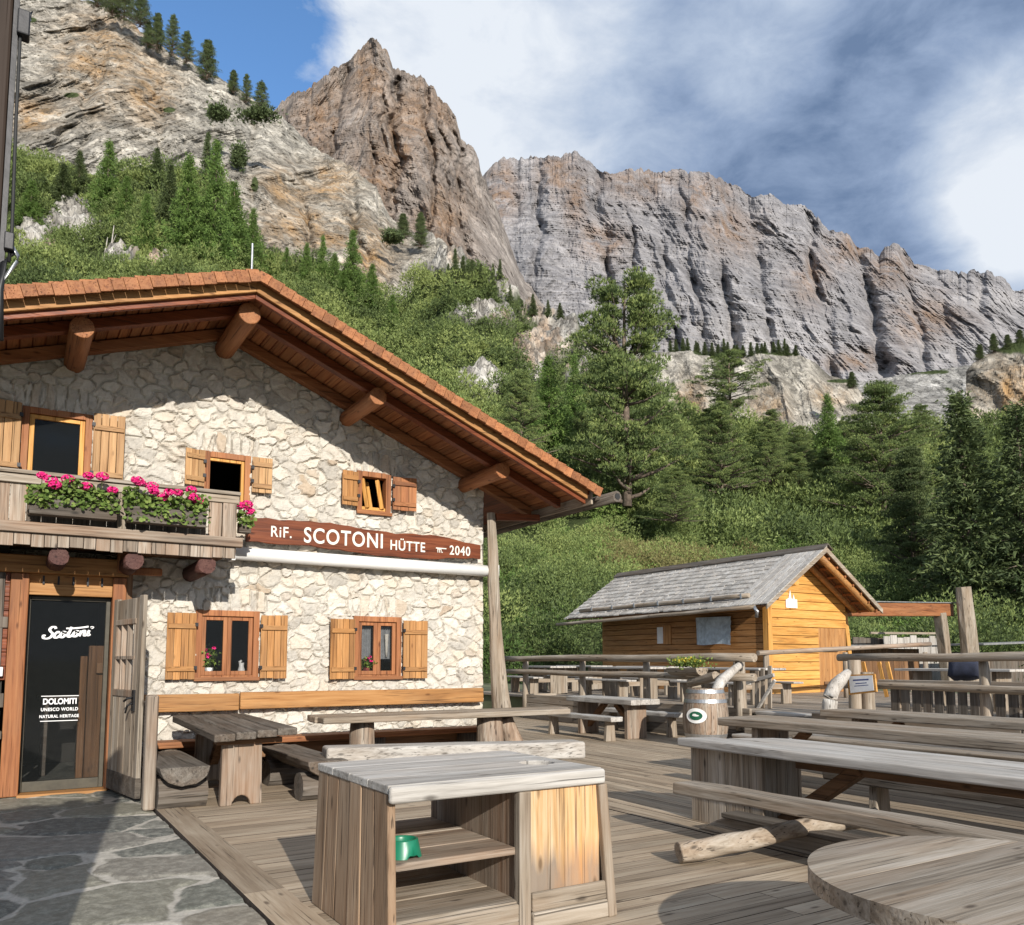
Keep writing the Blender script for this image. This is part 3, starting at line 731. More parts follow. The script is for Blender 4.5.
tree_at('pine', 722, 404, 492, 70, 'pine', 'stone_pine', 'bushy green pine just below the flat-topped pine', seed=8, depth=72)
tree_at('pine', 676, 470, 520, 60, 'pine', 'stone_pine', 'low green pine at the right foot of the twin-topped pine', seed=12, depth=58)
tree_at('cone', 549, 352, 462, 64, 'larch', 'conifer', 'light green conifer left of the twin-topped pine', seed=15, depth=66)
tree_at('pine', 521, 372, 458, 66, 'pine', 'stone_pine', 'bluish green pine rising just above the roof slope', seed=8, depth=58)
tree_at('cone', 575, 352, 440, 40, 'larch', 'conifer', 'slim conifer between the light green one and the twin-topped pine', seed=14, depth=78)
rgp = random.Random(5)
for i in range(34):
    px = 505+i*14.5+rgp.uniform(-9, 9)
    if 600 < px < 655: continue
    yb_ = rgp.uniform(462, 520); hh = rgp.uniform(38, 62)
    tree_at('pine', px, yb_-hh, yb_, hh*rgp.uniform(.75, 1.0), 'pine', 'young_pine', 'young pine among many in the band of trees above the dwarf pine thicket', group='young pines above the thicket', seed=(12, 8, 18, 19, 20)[i % 5])
# larches below the left cliff
for i, (px, yt, yb_, w, mt) in enumerate([(186, 148, 262, 56, 'larch'), (213, 132, 265, 56, 'larch'), (232, 178, 268, 52, 'larch'), (106, 136, 222, 44, 'larch'), (168, 160, 240, 34, 'fir'), (78, 148, 200, 30, 'fir'), (62, 160, 205, 28, 'fir'), (125, 172, 228, 34, 'larch'), (252, 205, 275, 34, 'larch'), (145, 190, 255, 34, 'larch'), (206, 128, 200, 22, 'fir'), (30, 178, 230, 36, 'larch'), (156, 145, 190, 22, 'fir')]):
    tree_at('cone', px, yt, yb_, w, mt, 'larch', 'light green larch on the slope under the left cliff' if mt == 'larch' else 'dark conifer on the slope under the left cliff', group='%s conifers under the left cliff' % ('light' if mt == 'larch' else 'dark'), seed=15 if i % 2 else 14)
for i, (px, yt, yb_, w) in enumerate([(352, 226, 300, 38), (306, 240, 290, 24), (322, 232, 292, 24), (334, 250, 300, 30), (286, 246, 285, 22), (372, 262, 312, 30), (343, 270, 312, 36), (270, 250, 285, 22), (392, 292, 335, 26)]):
    tree_at('cone', px, yt, yb_, w, 'larch', 'conifer', 'green conifer in the row just above the hut ridge', group='conifers above the hut ridge', seed=14 if i % 2 else 15)
for i, (px, yt, yb_, w) in enumerate([(455, 247, 282, 16), (463, 254, 288, 14), (472, 258, 292, 16), (481, 262, 300, 16), (493, 262, 300, 14), (440, 268, 298, 18), (448, 262, 300, 16), (500, 258, 280, 8), (510, 284, 305, 10), (533, 293, 316, 11), (548, 299, 318, 10), (560, 302, 320, 10), (470, 283, 312, 22), (522, 300, 322, 12)]):
    tree_at('cone', px, yt, yb_, w, 'fir', 'conifer', 'small dark conifer along the descending ridge right of the left cliff', group='conifers along the descending ridge', seed=14 if i % 2 else 15, depth=112)
for px, yt, yb_ in ((403, 214, 238), (420.5, 213, 246)):
    tree_at('pine', px, yt, yb_, 15, 'fir', 'conifer', 'left of two dark trees in the notch below the rock tower' if px < 410 else 'right of two dark trees in the notch below the rock tower', seed=12, depth=158)
for i, (px, yt, yb_, w) in enumerate([(124, -14, 18, 26), (140, -6, 26, 24), (112, -20, 14, 20), (157, 13, 48, 16), (172, 13, 54, 18), (186, 30, 62, 18), (207, 39, 78, 22), (233, 70, 92, 12), (246, 73, 102, 14), (261, 80, 112, 18), (97, -22, 6, 20), (148, 22, 46, 12)]):
    tree_at('pine', px, yt, yb_, w, 'fir', 'cliff_top_pine', 'dark pine on the crest of the left cliff against the sky', group='pines on the left cliff crest', seed=(18, 19, 20, 12)[i % 4], depth=205)
for i in range(26):
    px = 672+i*5.6+random.uniform(-2, 2)
    if 800 < px: break
    yt = 352-random.uniform(7, 15)
    tree_at('cone', px, yt, 357, 9, 'fir', 'conifer', 'tiny dark conifer on top of the pale cliff band', group='tiny conifers on the pale cliff band', seed=14, depth=204)
for px, yt, yb_ in ((852, 372, 386), (994, 334, 352), (1008, 335, 350), (980, 345, 360), (1020, 330, 345), (852, 376, 388)):
    tree_at('pine', px, yt, yb_, 10, 'fir', 'conifer', 'tiny dark conifer on the crest of the right bluff', group='tiny conifers on the right bluff', seed=12, depth=172)
for px, py, w, hh in ((264, 123, 34, 12), (29, 128, 30, 16), (224, 122, 18, 12), (244, 165, 12, 20), (395, 245, 14, 6)):
    rg = np.random.default_rng(px); n_ = 700; t = 150 if px != 29 else 145
    # bushes clinging to the cliff face, a metre or so proud of it
    C0 = dp(px, py, 168 if px < 300 else 150); d_ = dome(n_, rg); sc = t/FOC
    r3 = rg.normal(0, .42, (n_, 3)); C = C0+(r3[:, 0:1]*RT*w/2*sc*1.3)+r3[:, 2:3]*np.array([0, 0, hh*sc*.75])-FW*(2+abs(r3[:, 1:2])*3)
    V, F = tufts(C, d_, .8, .25, 4, rg, .5, .4)
    o = npmesh('cliff_bush', V-C0, F, M['fir'], tone=np.clip(rg.normal(.4, .2, len(V)), 0, 1)); o.location = C0
    tag(o, 'dark bush clinging to the left cliff face', 'bush', 'bushes on the left cliff face')
# two dead snags
for px, y0, y1 in ((110, 258, 222), (104, 262, 236)):
    p, t = onhill(px, y0); mb = MB(); hh = (y0-y1)/FOC*t
    mb.log(p, (p[0]+.3, p[1], p[2]+hh), .16, .04, 5, 6, .1)
    mb.tube([(p[0]+.1, p[1], p[2]+hh*.4), (p[0]+.6, p[1], p[2]+hh*.75)], [.06, .02], 5)
    tag(mb.build('dead_snag', wood('pale', 2), smooth=True), 'bleached %s dead tree stump standing in the scrub above the roof' % ('taller' if px == 110 else 'shorter'), 'dead tree')
# ================================================================== THE STONE HUT
YW = 10.70; XR = 6.12
RX, RZ = 2.25, 5.92; ML, MR = .33, .405          # ridge position and the two roof slopes
def rz(x, drop=0): return RZ-drop-(MR*(x-RX) if x > RX else ML*(RX-x))
hut = thing('stone_hut', 'stone mountain hut with a reddish timber gable roof and shuttered windows', 'hut', (2.2, YW, 0))
OPEN = [(2.03, 2.77, 1.23, 2.06), (4.09, 4.76, 1.22, 2.04), (.07, .75, 3.35, 4.33), (2.06, 2.60, 3.45, 4.08), (4.10, 4.57, 3.52, 4.08)]
st = .0145
xs = np.arange(-1.6, XR+.001, st); zs = np.arange(-.1, 5.62, st)
X, Z = np.meshgrid(xs, zs)
arch = np.zeros(X.shape)
U = X.copy(); Vv_ = Z.copy()
for (a, b_, c, d_) in OPEN:
    m_ = (X > a-.12) & (X < b_+.12) & (Z > d_+.01) & (Z < d_+.27+.05*np.sin((X-a)/(b_-a)*PI)); arch = np.maximum(arch, m_)
U = np.where(arch > 0, X*1.9+50, X); Vv_ = np.where(arch > 0, Z*.42+30, Z)
e, A, B, DX, DY = relief(U, Vv_, .205, .122, 11, .46, 2.5)
lowf = fbm(X/1.1, Z/1.1, 0, 3, 71)
hgt_ = sstep(e, .02, .30)*(.019+.021*A)*(.6+.8*B)
hgt_ += sstep(e, .05, .3)*((A-.5)*DX*.28+(B-.5)*DY*.40)
hgt_ += .018*(fbm(X*11, Z*11, 0, 5, 4)-.5)*2+.013*(fbm(X*26, Z*26, 3, 3, 6, .6, True)-.5)+.02*(lowf-.5)
edge_m = np.clip(1-sstep(e+.26*(fbm(X*14, Z*14, 1, 4, 3)-.5), .03, .16), 0, 1)
Yp = YW-.0-hgt_
keepv = np.ones(X.shape, bool)
for (a, b_, c, d_) in OPEN: keepv &= ~((X > a) & (X < b_) & (Z > c) & (Z < d_))
roofz = np.where(X > RX, RZ-.24-MR*(X-RX), RZ-.24-ML*(RX-X)); keepv &= Z < roofz
keepv &= ~((X < 1.1) & (Z < 2.5))
F = grid_faces(len(xs), len(zs)); kf = keepv.ravel()[F].all(1)
rgbw = np.stack([A, edge_m*.9, B], -1).reshape(-1, 3)
Vw = np.stack([X, Yp, Z], -1).reshape(-1, 3); Fk = F[kf]
# return walls (right side, back, left) closing the body
def wallquad(p, q, z1p, z1q):
    return [(p[0], p[1], -.1), (q[0], q[1], -.1), (q[0], q[1], z1q), (p[0], p[1], z1p)]
extra = wallquad((XR, YW-.02), (XR, 21), rz(XR, .3), rz(XR, .3))+wallquad((XR, 21), (RX, 21), rz(XR, .3), rz(RX, .3))+wallquad((RX, 21), (-4, 21), rz(RX, .3), rz(-4, .3))+wallquad((-4, 21), (-4, YW), rz(-4, .3), rz(-4, .3))+wallquad((-4, YW-.02), (-1.59, YW-.02), rz(-4, .3), rz(-1.6, .3))
n0 = len(Vw); Vw = np.concatenate([Vw, np.array(extra)]); Fk = np.concatenate([Fk, np.arange(20).reshape(-1, 4)+n0])
rgbw = np.concatenate([rgbw, np.tile([.5, .2, .5], (20, 1))])
npmesh('wall', Vw, Fk, M['stone'], hut, smooth=False, rgb=rgbw)

# ---- roof
YF = 9.12
cov_ = MB()                                    # boarded roof slab
for sgn, m_, xe in ((1, MR, 7.02), (-1, ML, -4.6)):
    za = RZ-.13; ze = za-m_*abs(xe-RX)
    cov_.prism([(RX, za), (xe, ze), (xe, ze-.06), (RX, za-.06)], lambda u, v, w_: (u, w_, v), YF+.06, 21.5)
roof = cov_.build('roof', wood('red', 1), hut)
sof = MB()                                     # soffit boards, grain running out from the wall
for sgn, m_, xe in ((1, MR, 6.98), (-1, ML, -1.8)):
    L = abs(xe-RX); k = 0; u = .04
    ang = math.atan(m_); cs = math.cos(ang)
    while u < L:
        wd = .118; x0 = RX+sgn*u; x1 = RX+sgn*min(u+wd, L)
        z0 = RZ-.195-m_*u; z1 = RZ-.195-m_*min(u+wd, L); j = random.uniform(0, .006)
        sof.prism([(x0, z0-j), (x1-sgn*.010, z1-j), (x1-sgn*.010, z1+.02), (x0, z0+.02)], lambda a, b_, w_: (a, w_, b_), YF+.10, YW+.25)
        u += wd+.006
sof.build('soffit_boards', wood('rust', 1), roof, bevel=.004)
def rake(name, y0, y1, drop, hgt__, mat, xl=-2.2, xr_=6.98, bev=.008, par=None):
    mb = MB()
    for sgn, m_, xe in ((1, MR, xr_), (-1, ML, xl)):
        za = RZ-drop; ze = za-m_*abs(xe-RX)
        mb.prism([(RX, za), (xe, ze), (xe, ze-hgt__), (RX, za-hgt__)], lambda a, b_, w_: (a, w_, b_), y0, y1)
    return mb.build(name, mat, par or roof, bevel=bev)
rake('barge_board', YF, YF+.05, .170, .125, wood('orange', 0), xr_=6.93)
rake('upper_barge_board', YF-.030, YF+.0, .115, .060, wood('rust', 0), xr_=6.95)
rake('lower_barge_board', YF+.051, YF+.10, .270, .09, wood('red', 0), xr_=6.93)
rake('rafter', 9.74, 9.86, .215, .12, wood('red', 0), xr_=6.9)
rake('wall_rafter', 10.53, 10.66, .215, .13, wood('rust', 0), xr_=6.9)
# shingle edge: every course end shows along the two rakes
sh = MB()
for sgn, m_, xe in ((1, MR, 7.0), (-1, ML, -3.0)):
    L = abs(xe-RX)*math.hypot(1, m_); ang = math.atan(m_); u = 0; dxn = math.cos(ang)*sgn; dzn = -math.sin(ang)
    nx_, nz_ = math.sin(ang)*sgn, math.cos(ang)
    while u < L:
        l = .132+random.uniform(-.015, .018); j = random.uniform(-.008, .008)
        for row, (yy0, yy1) in enumerate(((YF-.085+j, YF+.30), (YF+.305, YF+.72))):
            lift0, lift1 = .012, .030+random.uniform(0, .008)
            o = .02
            def P_(s_, t_): return (RX+dxn*s_+nx_*t_, RZ-.115+dzn*s_+nz_*t_)
            poly = [P_(u, lift0), P_(u+l*1.12, lift1+.004), P_(u+l*1.12, lift1+.030), P_(u, lift0+.035)]
            sh.prism(poly, lambda a, b_, w_: (a, w_, b_), yy0, yy1)
        # hanging verge shingle on the face
        zz_ = .0
        poly = [P_(u+.001, .030), P_(u+l-.002, .043), P_(u+l-.002, -.085+j), P_(u+.001, -.090+j)]
        sh.prism(poly, lambda a, b_, w_: (a, w_, b_), YF-.115+random.uniform(-.006, .006), YF-.088)
        u += l
sh.build('verge_shingles', wood('rust', 1), roof, bevel=.004)
# the rest of the covering, in courses
sh = MB()
for sgn, m_, xe in ((1, MR, 7.10), (-1, ML, -4.6)):
    L = abs(xe-RX); u = L
    while u > .1:
        y = YF+.75
        while y < 21.5:
            y1 = min(y+1.9, 21.5)
            sh.prism([(RX+sgn*u, RZ-.115-m_*u+.03), (RX+sgn*max(0, u-.3), RZ-.115-m_*max(0, u-.3)+.012), (RX+sgn*max(0, u-.3), RZ-.115-m_*max(0, u-.3)-.01), (RX+sgn*u, RZ-.115-m_*u)], lambda a, b_, w_: (a, w_, b_), y, y1-.004); y = y1
        u -= .24
sh.build('shingle_courses', wood('rust', 1), roof)
ridge = MB(); ridge.prism([(RX-.16, RZ-.14), (RX, RZ-.045), (RX+.16, RZ-.15), (RX+.16, RZ-.115), (RX, RZ+.0), (RX-.16, RZ-.105)], lambda a, b_, w_: (a, w_, b_), YF+.3, 21.5)
ridge.build('ridge_cap', wood('rust', 1), roof)
for px_, zc, r_, ye in ((.55, 4.94, .115, 9.42), (RX, 5.46, .125, 9.36), (3.92, 4.81, .112, 9.52), (5.78, 4.08, .112, 9.52)):
    mb = MB(); mb.log((px_, 11.0, zc), (px_-.01, ye, zc+.0), r_*.97, r_*1.02, 6, 18, .025)
    pl = mb.build('purlin', wood('rust', 1), roof, smooth=True, bevel=.01)
mb = MB()                                       # eave fascia and hollow-log gutter along the right eave
mb.box(7.0, 7.035, YF+.02, 21.4, rz(7.02, .20)-.12, rz(7.02, .12)); mb.build('eave_board', wood('grey', 1), roof)
mb = MB(); mb.log((7.22, 8.82, 3.745), (7.2, 21.2, 3.68), .078, .10, 14, 14, .04, bend=.006)
gut = mb.build('gutter', wood('dark', 1), roof, smooth=True)
mb = MB(); mb.tube([(7.22, 8.812, 3.745), (7.22, 8.818, 3.745)], [.046, .046], 12); mb.build('gutter_mouth', M['rubber'], gut)
# rough corner post that carries the eave
mb = MB()
mb.tube([(6.40, 10.45, -.05), (6.33, 10.45, .5), (6.27, 10.45, 1.0), (6.23, 10.46, 1.5), (6.20, 10.46, 2.0), (6.17, 10.47, 2.6), (6.16, 10.47, 3.1), (6.13, 10.48, 3.66)], [.19, .145, .115, .10, .082, .085, .075, .06], 11, .16)
mb.build('corner_post', wood('grey', 2), hut, smooth=False)
mb = MB(); mb.beam((6.2, 10.46, 3.60), (6.98, 10.46, 3.66), .10, .10); mb.build('eave_bracket', wood('red', 0), hut, bevel=.01)
# iron rod on the ridge
mb = MB(); mb.tube([(RX+.02, YF+.35, RZ-.05), (RX+.02, YF+.35, RZ+.44)], .012, 8); mb.build('lightning_rod', M['steel'], roof)

# ---- windows
def window(a, b_, c, d_, mull, fr='rust', sash='orange', open_=False):
    w_ = MB(); t = .055; y0, y1 = YW-.045, YW+.10
    w_.box(a-.02, a+t, y0, y1, c-.02, d_+.02); w_.box(b_-t, b_+.02, y0, y1, c-.02, d_+.02)
    w_.box(a+t, b_-t, y0+.002, y1, d_-t, d_+.02); w_.box(a+t, b_-t, y0+.002, y1, c-.02, c+t*.6)
    wn = w_.build('window', wood(fr, 2), hut, bevel=.006)
    s_ = MB(); s_.box(a-.03, b_+.03, YW-.085, YW-.046, c-.035, c+.012); s_.build('window_sill', wood(fr, 0), wn, bevel=.006)
    y0, y1 = YW-.012, YW+.035; s = .052
    def sash_(x0, x1, name='sash'):
        q = MB(); q.box(x0, x0+s, y0, y1, c+t*.62, d_-t-.002); q.box(x1-s, x1, y0, y1, c+t*.62, d_-t-.002)
        q.box(x0+s, x1-s, y0, y1, d_-t-s, d_-t-.004); q.box(x0+s, x1-s, y0, y1, c+t*.64, c+t*.64+s)
        q.build(name, wood(sash, 2), wn, bevel=.005)
        p_ = MB(); p_.box(x0+s-.004, x1-s+.004, YW+.008, YW+.014, c+t*.6+s-.004, d_-t-s+.004); p_.build('pane', M['glass'], wn)
    if not open_:
        if mull: m0 = (a+b_)/2; sash_(a+t+.002, m0-.001); sash_(m0+.001, b_-t-.002)
        else: sash_(a+t+.002, b_-t-.002)
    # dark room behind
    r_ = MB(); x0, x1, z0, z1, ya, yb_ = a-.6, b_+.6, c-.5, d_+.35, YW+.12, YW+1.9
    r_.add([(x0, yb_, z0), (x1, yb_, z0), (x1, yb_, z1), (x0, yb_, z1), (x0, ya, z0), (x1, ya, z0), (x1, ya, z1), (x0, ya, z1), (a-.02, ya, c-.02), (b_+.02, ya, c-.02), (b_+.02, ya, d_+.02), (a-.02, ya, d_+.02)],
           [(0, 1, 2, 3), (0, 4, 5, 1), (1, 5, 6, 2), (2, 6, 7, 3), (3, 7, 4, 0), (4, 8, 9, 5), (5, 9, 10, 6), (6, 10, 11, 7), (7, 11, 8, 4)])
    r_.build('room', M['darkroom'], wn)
    return wn
def shutter(wn, hx, side, wid, c, d_, kind='orange', ang=4, nb=4):
    """hx = hinge x, side -1/1 = which way it folds back"""
    sh_ = MB(); R = Matrix.Rotation(math.radians(ang)*(-side), 3, 'Z'); piv = (hx, YW-.075, c)
    bw = wid/nb
    for i in range(nb):
        x0 = hx+side*(i*bw+.002); x1 = hx+side*((i+1)*bw-.003); x0, x1 = min(x0, x1), max(x0, x1)
        sh_.box(x0, x1, YW-.105, YW-.080, c+random.uniform(-.004, .004), d_+random.uniform(-.004, .004), R, piv)
    o = sh_.build('shutter', wood(kind, 2), wn, bevel=.004)
    for z in (c+.12*(d_-c)+.03, d_-.2*(d_-c)):
        q = MB(); x0, x1 = sorted((hx+side*.012, hx+side*(wid-.012)))
        q.box(x0, x1, YW-.128, YW-.1055, z-.03, z+.03, R, piv); q.build('shutter_batten', wood(kind, 0), wn, bevel=.004)
    return o, None
SH = {0: (.345, .34, 1.22, 2.03), 1: (.36, .37, 1.20, 2.01), 2: (.33, .34, 3.50, 4.36), 3: (.25, .26, 3.62, 4.08), 4: (.24, .36, 3.58, 4.06)}
wins = []
for i, (a, b_, c, d_) in enumerate(OPEN):
    fr, sa = [('rust', 'rust'), ('rust', 'rust'), ('rust', 'honey'), ('rust', 'honey'), ('rust', 'honey')][i]
    wn = window(a, b_, c, d_, i in (0, 1), fr, sa, i in (3, 4)); wins.append(wn)
    wl_, wr_, sc_, sd_ = SH[i]; kind = ['orange', 'orange', 'tan', 'tan', 'orange'][i]
    for side, hx, wd in ((-1, a-.025, wl_), (1, b_+.025, wr_)):
        o, q = shutter(wn, hx, side, wd, sc_, sd_, kind if not (i == 4 and side == 1) else 'rust', ang=random.uniform(2, 6) if not (i == 3 and side == -1) else 14, nb=4 if i != 3 and i != 4 else 3)
        for z in (sc_+.14, sd_-.14): h_ = MB(); h_.box(hx-.018, hx+.018, YW-.135, YW-.10, z-.022, z+.022); h_.build('hinge', M['iron'], wn)
# tilted sashes of the small right-hand attic window
a, b_, c, d_ = OPEN[4]
q = MB()
for k, xo in enumerate((a+.08, b_-.17)):
    q.beam((xo+.06, YW-.03, c+.06), (xo, YW+.02, d_-.08), .05, .05); q.beam((xo+.20 if k == 0 else xo+.12, YW+.16, c+.06), (xo+.14 if k == 0 else xo+.07, YW+.2, d_-.08), .04, .04)
q.box(a+.055, b_-.055, YW-.02, YW+.03, c+.035, c+.08)
q.build('open_sash', wood('honey', 2), wins[4], bevel=.005)
q = MB(); q.box(b_-.0-.10, b_-.058, YW-.01, YW+.03, 3.5, 4.03); q.build('sash', wood('honey', 2), wins[3], bevel=.004) if False else None
a, b_, c, d_ = OPEN[3]
q = MB(); q.box(b_-.095, b_-.057, YW-.02, YW+.03, c+.04, d_-.06); q.box(a+.056, b_-.096, YW-.02, YW+.03, d_-.095, d_-.058); q.build('sash', wood('honey', 2), wins[3], bevel=.004)
a, b_, c, d_ = OPEN[1]                          # sheer curtains behind the right ground-floor window
for x0, x1 in ((a+.12, a+.28), (b_-.30, b_-.10)):
    n_ = 22; V = []; F_ = []
    for i in range(n_): 
        x = x0+(x1-x0)*i/(n_-1); y = YW+.10+.018*math.sin(i*1.7)
        V += [(x, y, c+.25), (x, y+.005, d_-.08)]
    F_ = [(2*i, 2*i+2, 2*i+3, 2*i+1) for i in range(n_-1)]
    mb = MB(); mb.add(V, F_); mb.build('curtain', M['curtain'], wins[1], smooth=True)

# ---- timber front with the entrance
YV = 10.35
def fboard(mb, x0, x1, z0, z1, y0=YV, y1=YV+.08): mb.box(x0, x1, y0, y1, z0, z1)
q = MB(); fboard(q, .03, .205, 0, 2.40, YV-.02, YV+.14); q.build('door_post', wood('rust', 2), hut, bevel=.012)
q = MB(); fboard(q, 1.035, 1.175, 0, 2.40, YV-.02, YV+.14); q.build('door_post', wood('rust', 2), hut, bevel=.012)
q = MB(); fboard(q, -1.6, 1.19, 2.405, 2.60, YV-.06, YV+.14); q.build('lintel', wood('orange', 0), hut, bevel=.012)
q = MB(); fboard(q, .207, 1.033, 2.17, 2.30, YV+.02, YV+.12); q.build('door_head', wood('orange', 0), hut, bevel=.008)
q = MB(); fboard(q, .207, 1.033, 2.302, 2.403, YV+.07, YV+.12); q.build('door_head_panel', wood('orange', 0), hut)
q = MB()
for i in range(5): fboard(q, .33+i*.145, .35+i*.145, 2.29, 2.385, YV+.0, YV+.02)
q.build('coat_pegs', M['iron'], hut)
q = MB(); q.box(1.06, 1.17, YV-.08, YV+.02, 2.45, 2.84); q.box(1.176, 1.55, YV-.05, YV+.03, 2.44, 2.53); q.build('corner_bracket', wood('rust', 2), hut, bevel=.02)
q = MB(); q.box(1.178, 1.24, YV, YW-.03, 0, 2.9); q.build('side_boarding', wood('brown', 2), hut)
q = MB(); z = 1.24                             # horizontal boarding left of the door
while z < 2.40: fboard(q, -1.6, .028, z, z+.145, YV+.02, YV+.06); z += .15
q.build('front_boarding', wood('red', 0), hut, bevel=.006)
q = MB(); fboard(q, -.32, .026, .95, 1.10, YV-.04, YV+.04); fboard(q, -.32, .026, .62, .70, YV-.08, YV+.04); fboard(q, -.32, .026, 0, .12, YV-.03, YV+.04); q.box(-.085, -.03, YV-.01, YV+.05, 0, 1.24)
for i in range(6): q.box(-.31+i*.04, -.28+i*.04, YV+.03, YV+.05, .12, .95)
fboard(q, -.32, .026, 1.80, 1.92, YV-.015, YV+.018); fboard(q, -.08, -.02, 1.24, 2.40, YV-.01, YV+.018)
q.build('panelling', wood('dark', 2), hut, bevel=.008)
q = MB(); q.box(-.055, .005, YV-.045, YV-.012, 1.28, 1.38); q.build('light_switch', M['white'], hut, bevel=.008)
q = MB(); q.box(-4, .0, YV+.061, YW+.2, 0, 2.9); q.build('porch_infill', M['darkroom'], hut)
# glazed inner door
dr = MB()
dr.box(.21, .235, YV+.13, YV+.20, .02, 2.165); dr.box(.985, 1.03, YV+.13, YV+.20, .02, 2.165); dr.box(.237, .984, YV+.13, YV+.20, .02, .13); dr.box(.237, .984, YV+.13, YV+.2, 2.12, 2.165)
door = dr.build('glass_door', plain('olive_door_frame', (.06,.052,.035), .6, 0, .2, 10, .2), hut, bevel=.005)
q = MB(); q.box(.232, .99, YV+.155, YV+.163, .125, 2.125); q.build('pane', M['glass'], door)
q = MB(); q.box(.84, 1.02, YV+.25, YV+.34, .05, 1.62); q.box(.76, .835, YV+.30, YV+.34, .05, 1.50); q.box(.92, 1.0, YV+.2, YV+.249, 1.30, 1.42)
q.build('passage_boards', wood('brown', 2), hut, bevel=.01)
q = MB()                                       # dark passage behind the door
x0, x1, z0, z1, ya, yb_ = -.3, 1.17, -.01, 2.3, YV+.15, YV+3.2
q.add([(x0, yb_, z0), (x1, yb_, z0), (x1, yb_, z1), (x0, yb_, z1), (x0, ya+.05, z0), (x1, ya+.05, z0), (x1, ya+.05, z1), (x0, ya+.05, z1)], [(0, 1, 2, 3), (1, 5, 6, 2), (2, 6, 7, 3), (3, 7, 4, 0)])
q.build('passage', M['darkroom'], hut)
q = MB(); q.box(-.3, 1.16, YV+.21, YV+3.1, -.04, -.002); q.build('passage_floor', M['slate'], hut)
q = MB(); q.box(.34, .96, YV+.26, YV+.95, .0, .014); tag(q.build('doormat', M['mat'], bevel=.005), 'dark red doormat lying inside the glazed entrance door', 'doormat')
q = MB(); q.box(.40, .98, YV+1.6, YV+1.95, .95, 1.0); q.box(.45, .52, YV+1.62, YV+1.9, 0, .949); q.box(.86, .93, YV+1.62, YV+1.9, 0, .949); tag(q.build('side_table', wood('dark', 0), bevel=.008), 'dark side table in the passage behind the glass door', 'table')
q = MB(); q.box(.19, 1.06, YV-.05, YV+.2, -.02, .018); q.build('threshold', wood('orange', 0), hut, bevel=.008)
# lettering on the pane (script word drawn with a round pen)
def catmull(P, n=8):
    P = [np.array(p, float) for p in P]; P = [2*P[0]-P[1]]+P+[2*P[-1]-P[-2]]; out = []
    for i in range(1, len(P)-2):
        for k in range(n):
            t = k/n; a, b_, c, d_ = P[i-1:i+3]
            out.append(.5*((2*b_)+(c-a)*t+(2*a-5*b_+4*c-d_)*t*t+(3*b_-a-3*c+d_)*t**3))
    out.append(P[-2]); return out
def pen(mb, pts, ox, oz, s, y, wd, shear=.28, tilt=.09):
    C = catmull(pts)
    Q = [np.array([ox+(p[0]+shear*p[1])*s, oz+(p[1]+tilt*p[0])*s]) for p in C]
    L_, R_ = [], []
    for i, p in enumerate(Q):
        d_ = Q[min(i+1, len(Q)-1)]-Q[max(i-1, 0)]; d_ = d_/(np.linalg.norm(d_)+1e-9); n_ = np.array([-d_[1], d_[0]])
        ww = wd*(.72+.5*abs(d_[1])); L_.append(p+n_*ww/2); R_.append(p-n_*ww/2)
    V = []; F_ = []
    for l, r in zip(L_, R_): V += [(l[0], y, l[1]), (r[0], y, r[1])]
    F_ = [(2*i, 2*i+2, 2*i+3, 2*i+1) for i in range(len(Q)-1)]
    mb.add(V, F_)
sc = MB(); ox, oz, s_, yy_ = .375, 1.690, .073, YV+.148
W_ = .023
k_ = [0]
def st_(pts): k_[0] += 1; pen(sc, pts, ox, oz, s_, yy_-.0004*k_[0], W_)
st_([(1.15, 1.45), (.95, 1.75), (.55, 1.75), (.35, 1.4), (.6, 1.05), (.95, .7), (.85, .2), (.4, 0), (-.1, .15), (-.2, .5), (.1, .5)])
st_([(1.85, .8), (1.6, .95), (1.3, .6), (1.35, .15), (1.7, .05), (2.1, .4)])
st_([(2.35, .9), (2.1, .6), (2.15, .15), (2.5, .05), (2.75, .4), (2.65, .8), (2.35, .92), (2.5, .65), (2.95, .75)])
st_([(3.25, 1.6), (3.2, .8), (3.15, .2), (3.45, .05), (3.75, .35)])
st_([(2.55, 1.42), (3.6, 1.36), (4.9, 1.42), (5.6, 1.5)])
st_([(4.1, .9), (3.85, .6), (3.9, .15), (4.25, .05), (4.5, .4), (4.4, .8), (4.1, .92), (4.25, .65), (4.7, .75)])
st_([(4.8, .9), (4.8, .45), (4.75, .05)]); st_([(4.78, .45), (5.0, .8), (5.3, .85), (5.35, .4), (5.45, .08), (5.7, .2)])
st_([(5.9, .9), (5.85, .4), (5.95, .08), (6.25, .25)]); st_([(5.95, 1.30), (6.12, 1.38), (6.25, 1.30), (6.05, 1.2)])
sc.build('door_lettering', M['decal'], door)
for body, z, size, off in (('DOLOMITI', .965, .088, .0028), ('UNESCO WORLD', .890, .050, .0012), ('NATURAL HERITAGE', .815, .046, .0012)):
    sketch_text('door_lettering', body, size, (.565, YV+.1475, z), M['decal'], door, .0005, off, align='CENTER', sx={'DOLOMITI': .80, 'UNESCO WORLD': .85, 'NATURAL HERITAGE': .82}[body])
for z in (1.050, .775): q = MB(); q.box(.38, .75, YV+.147, YV+.149, z, z+.008); q.build('door_lettering', M['decal'], door)

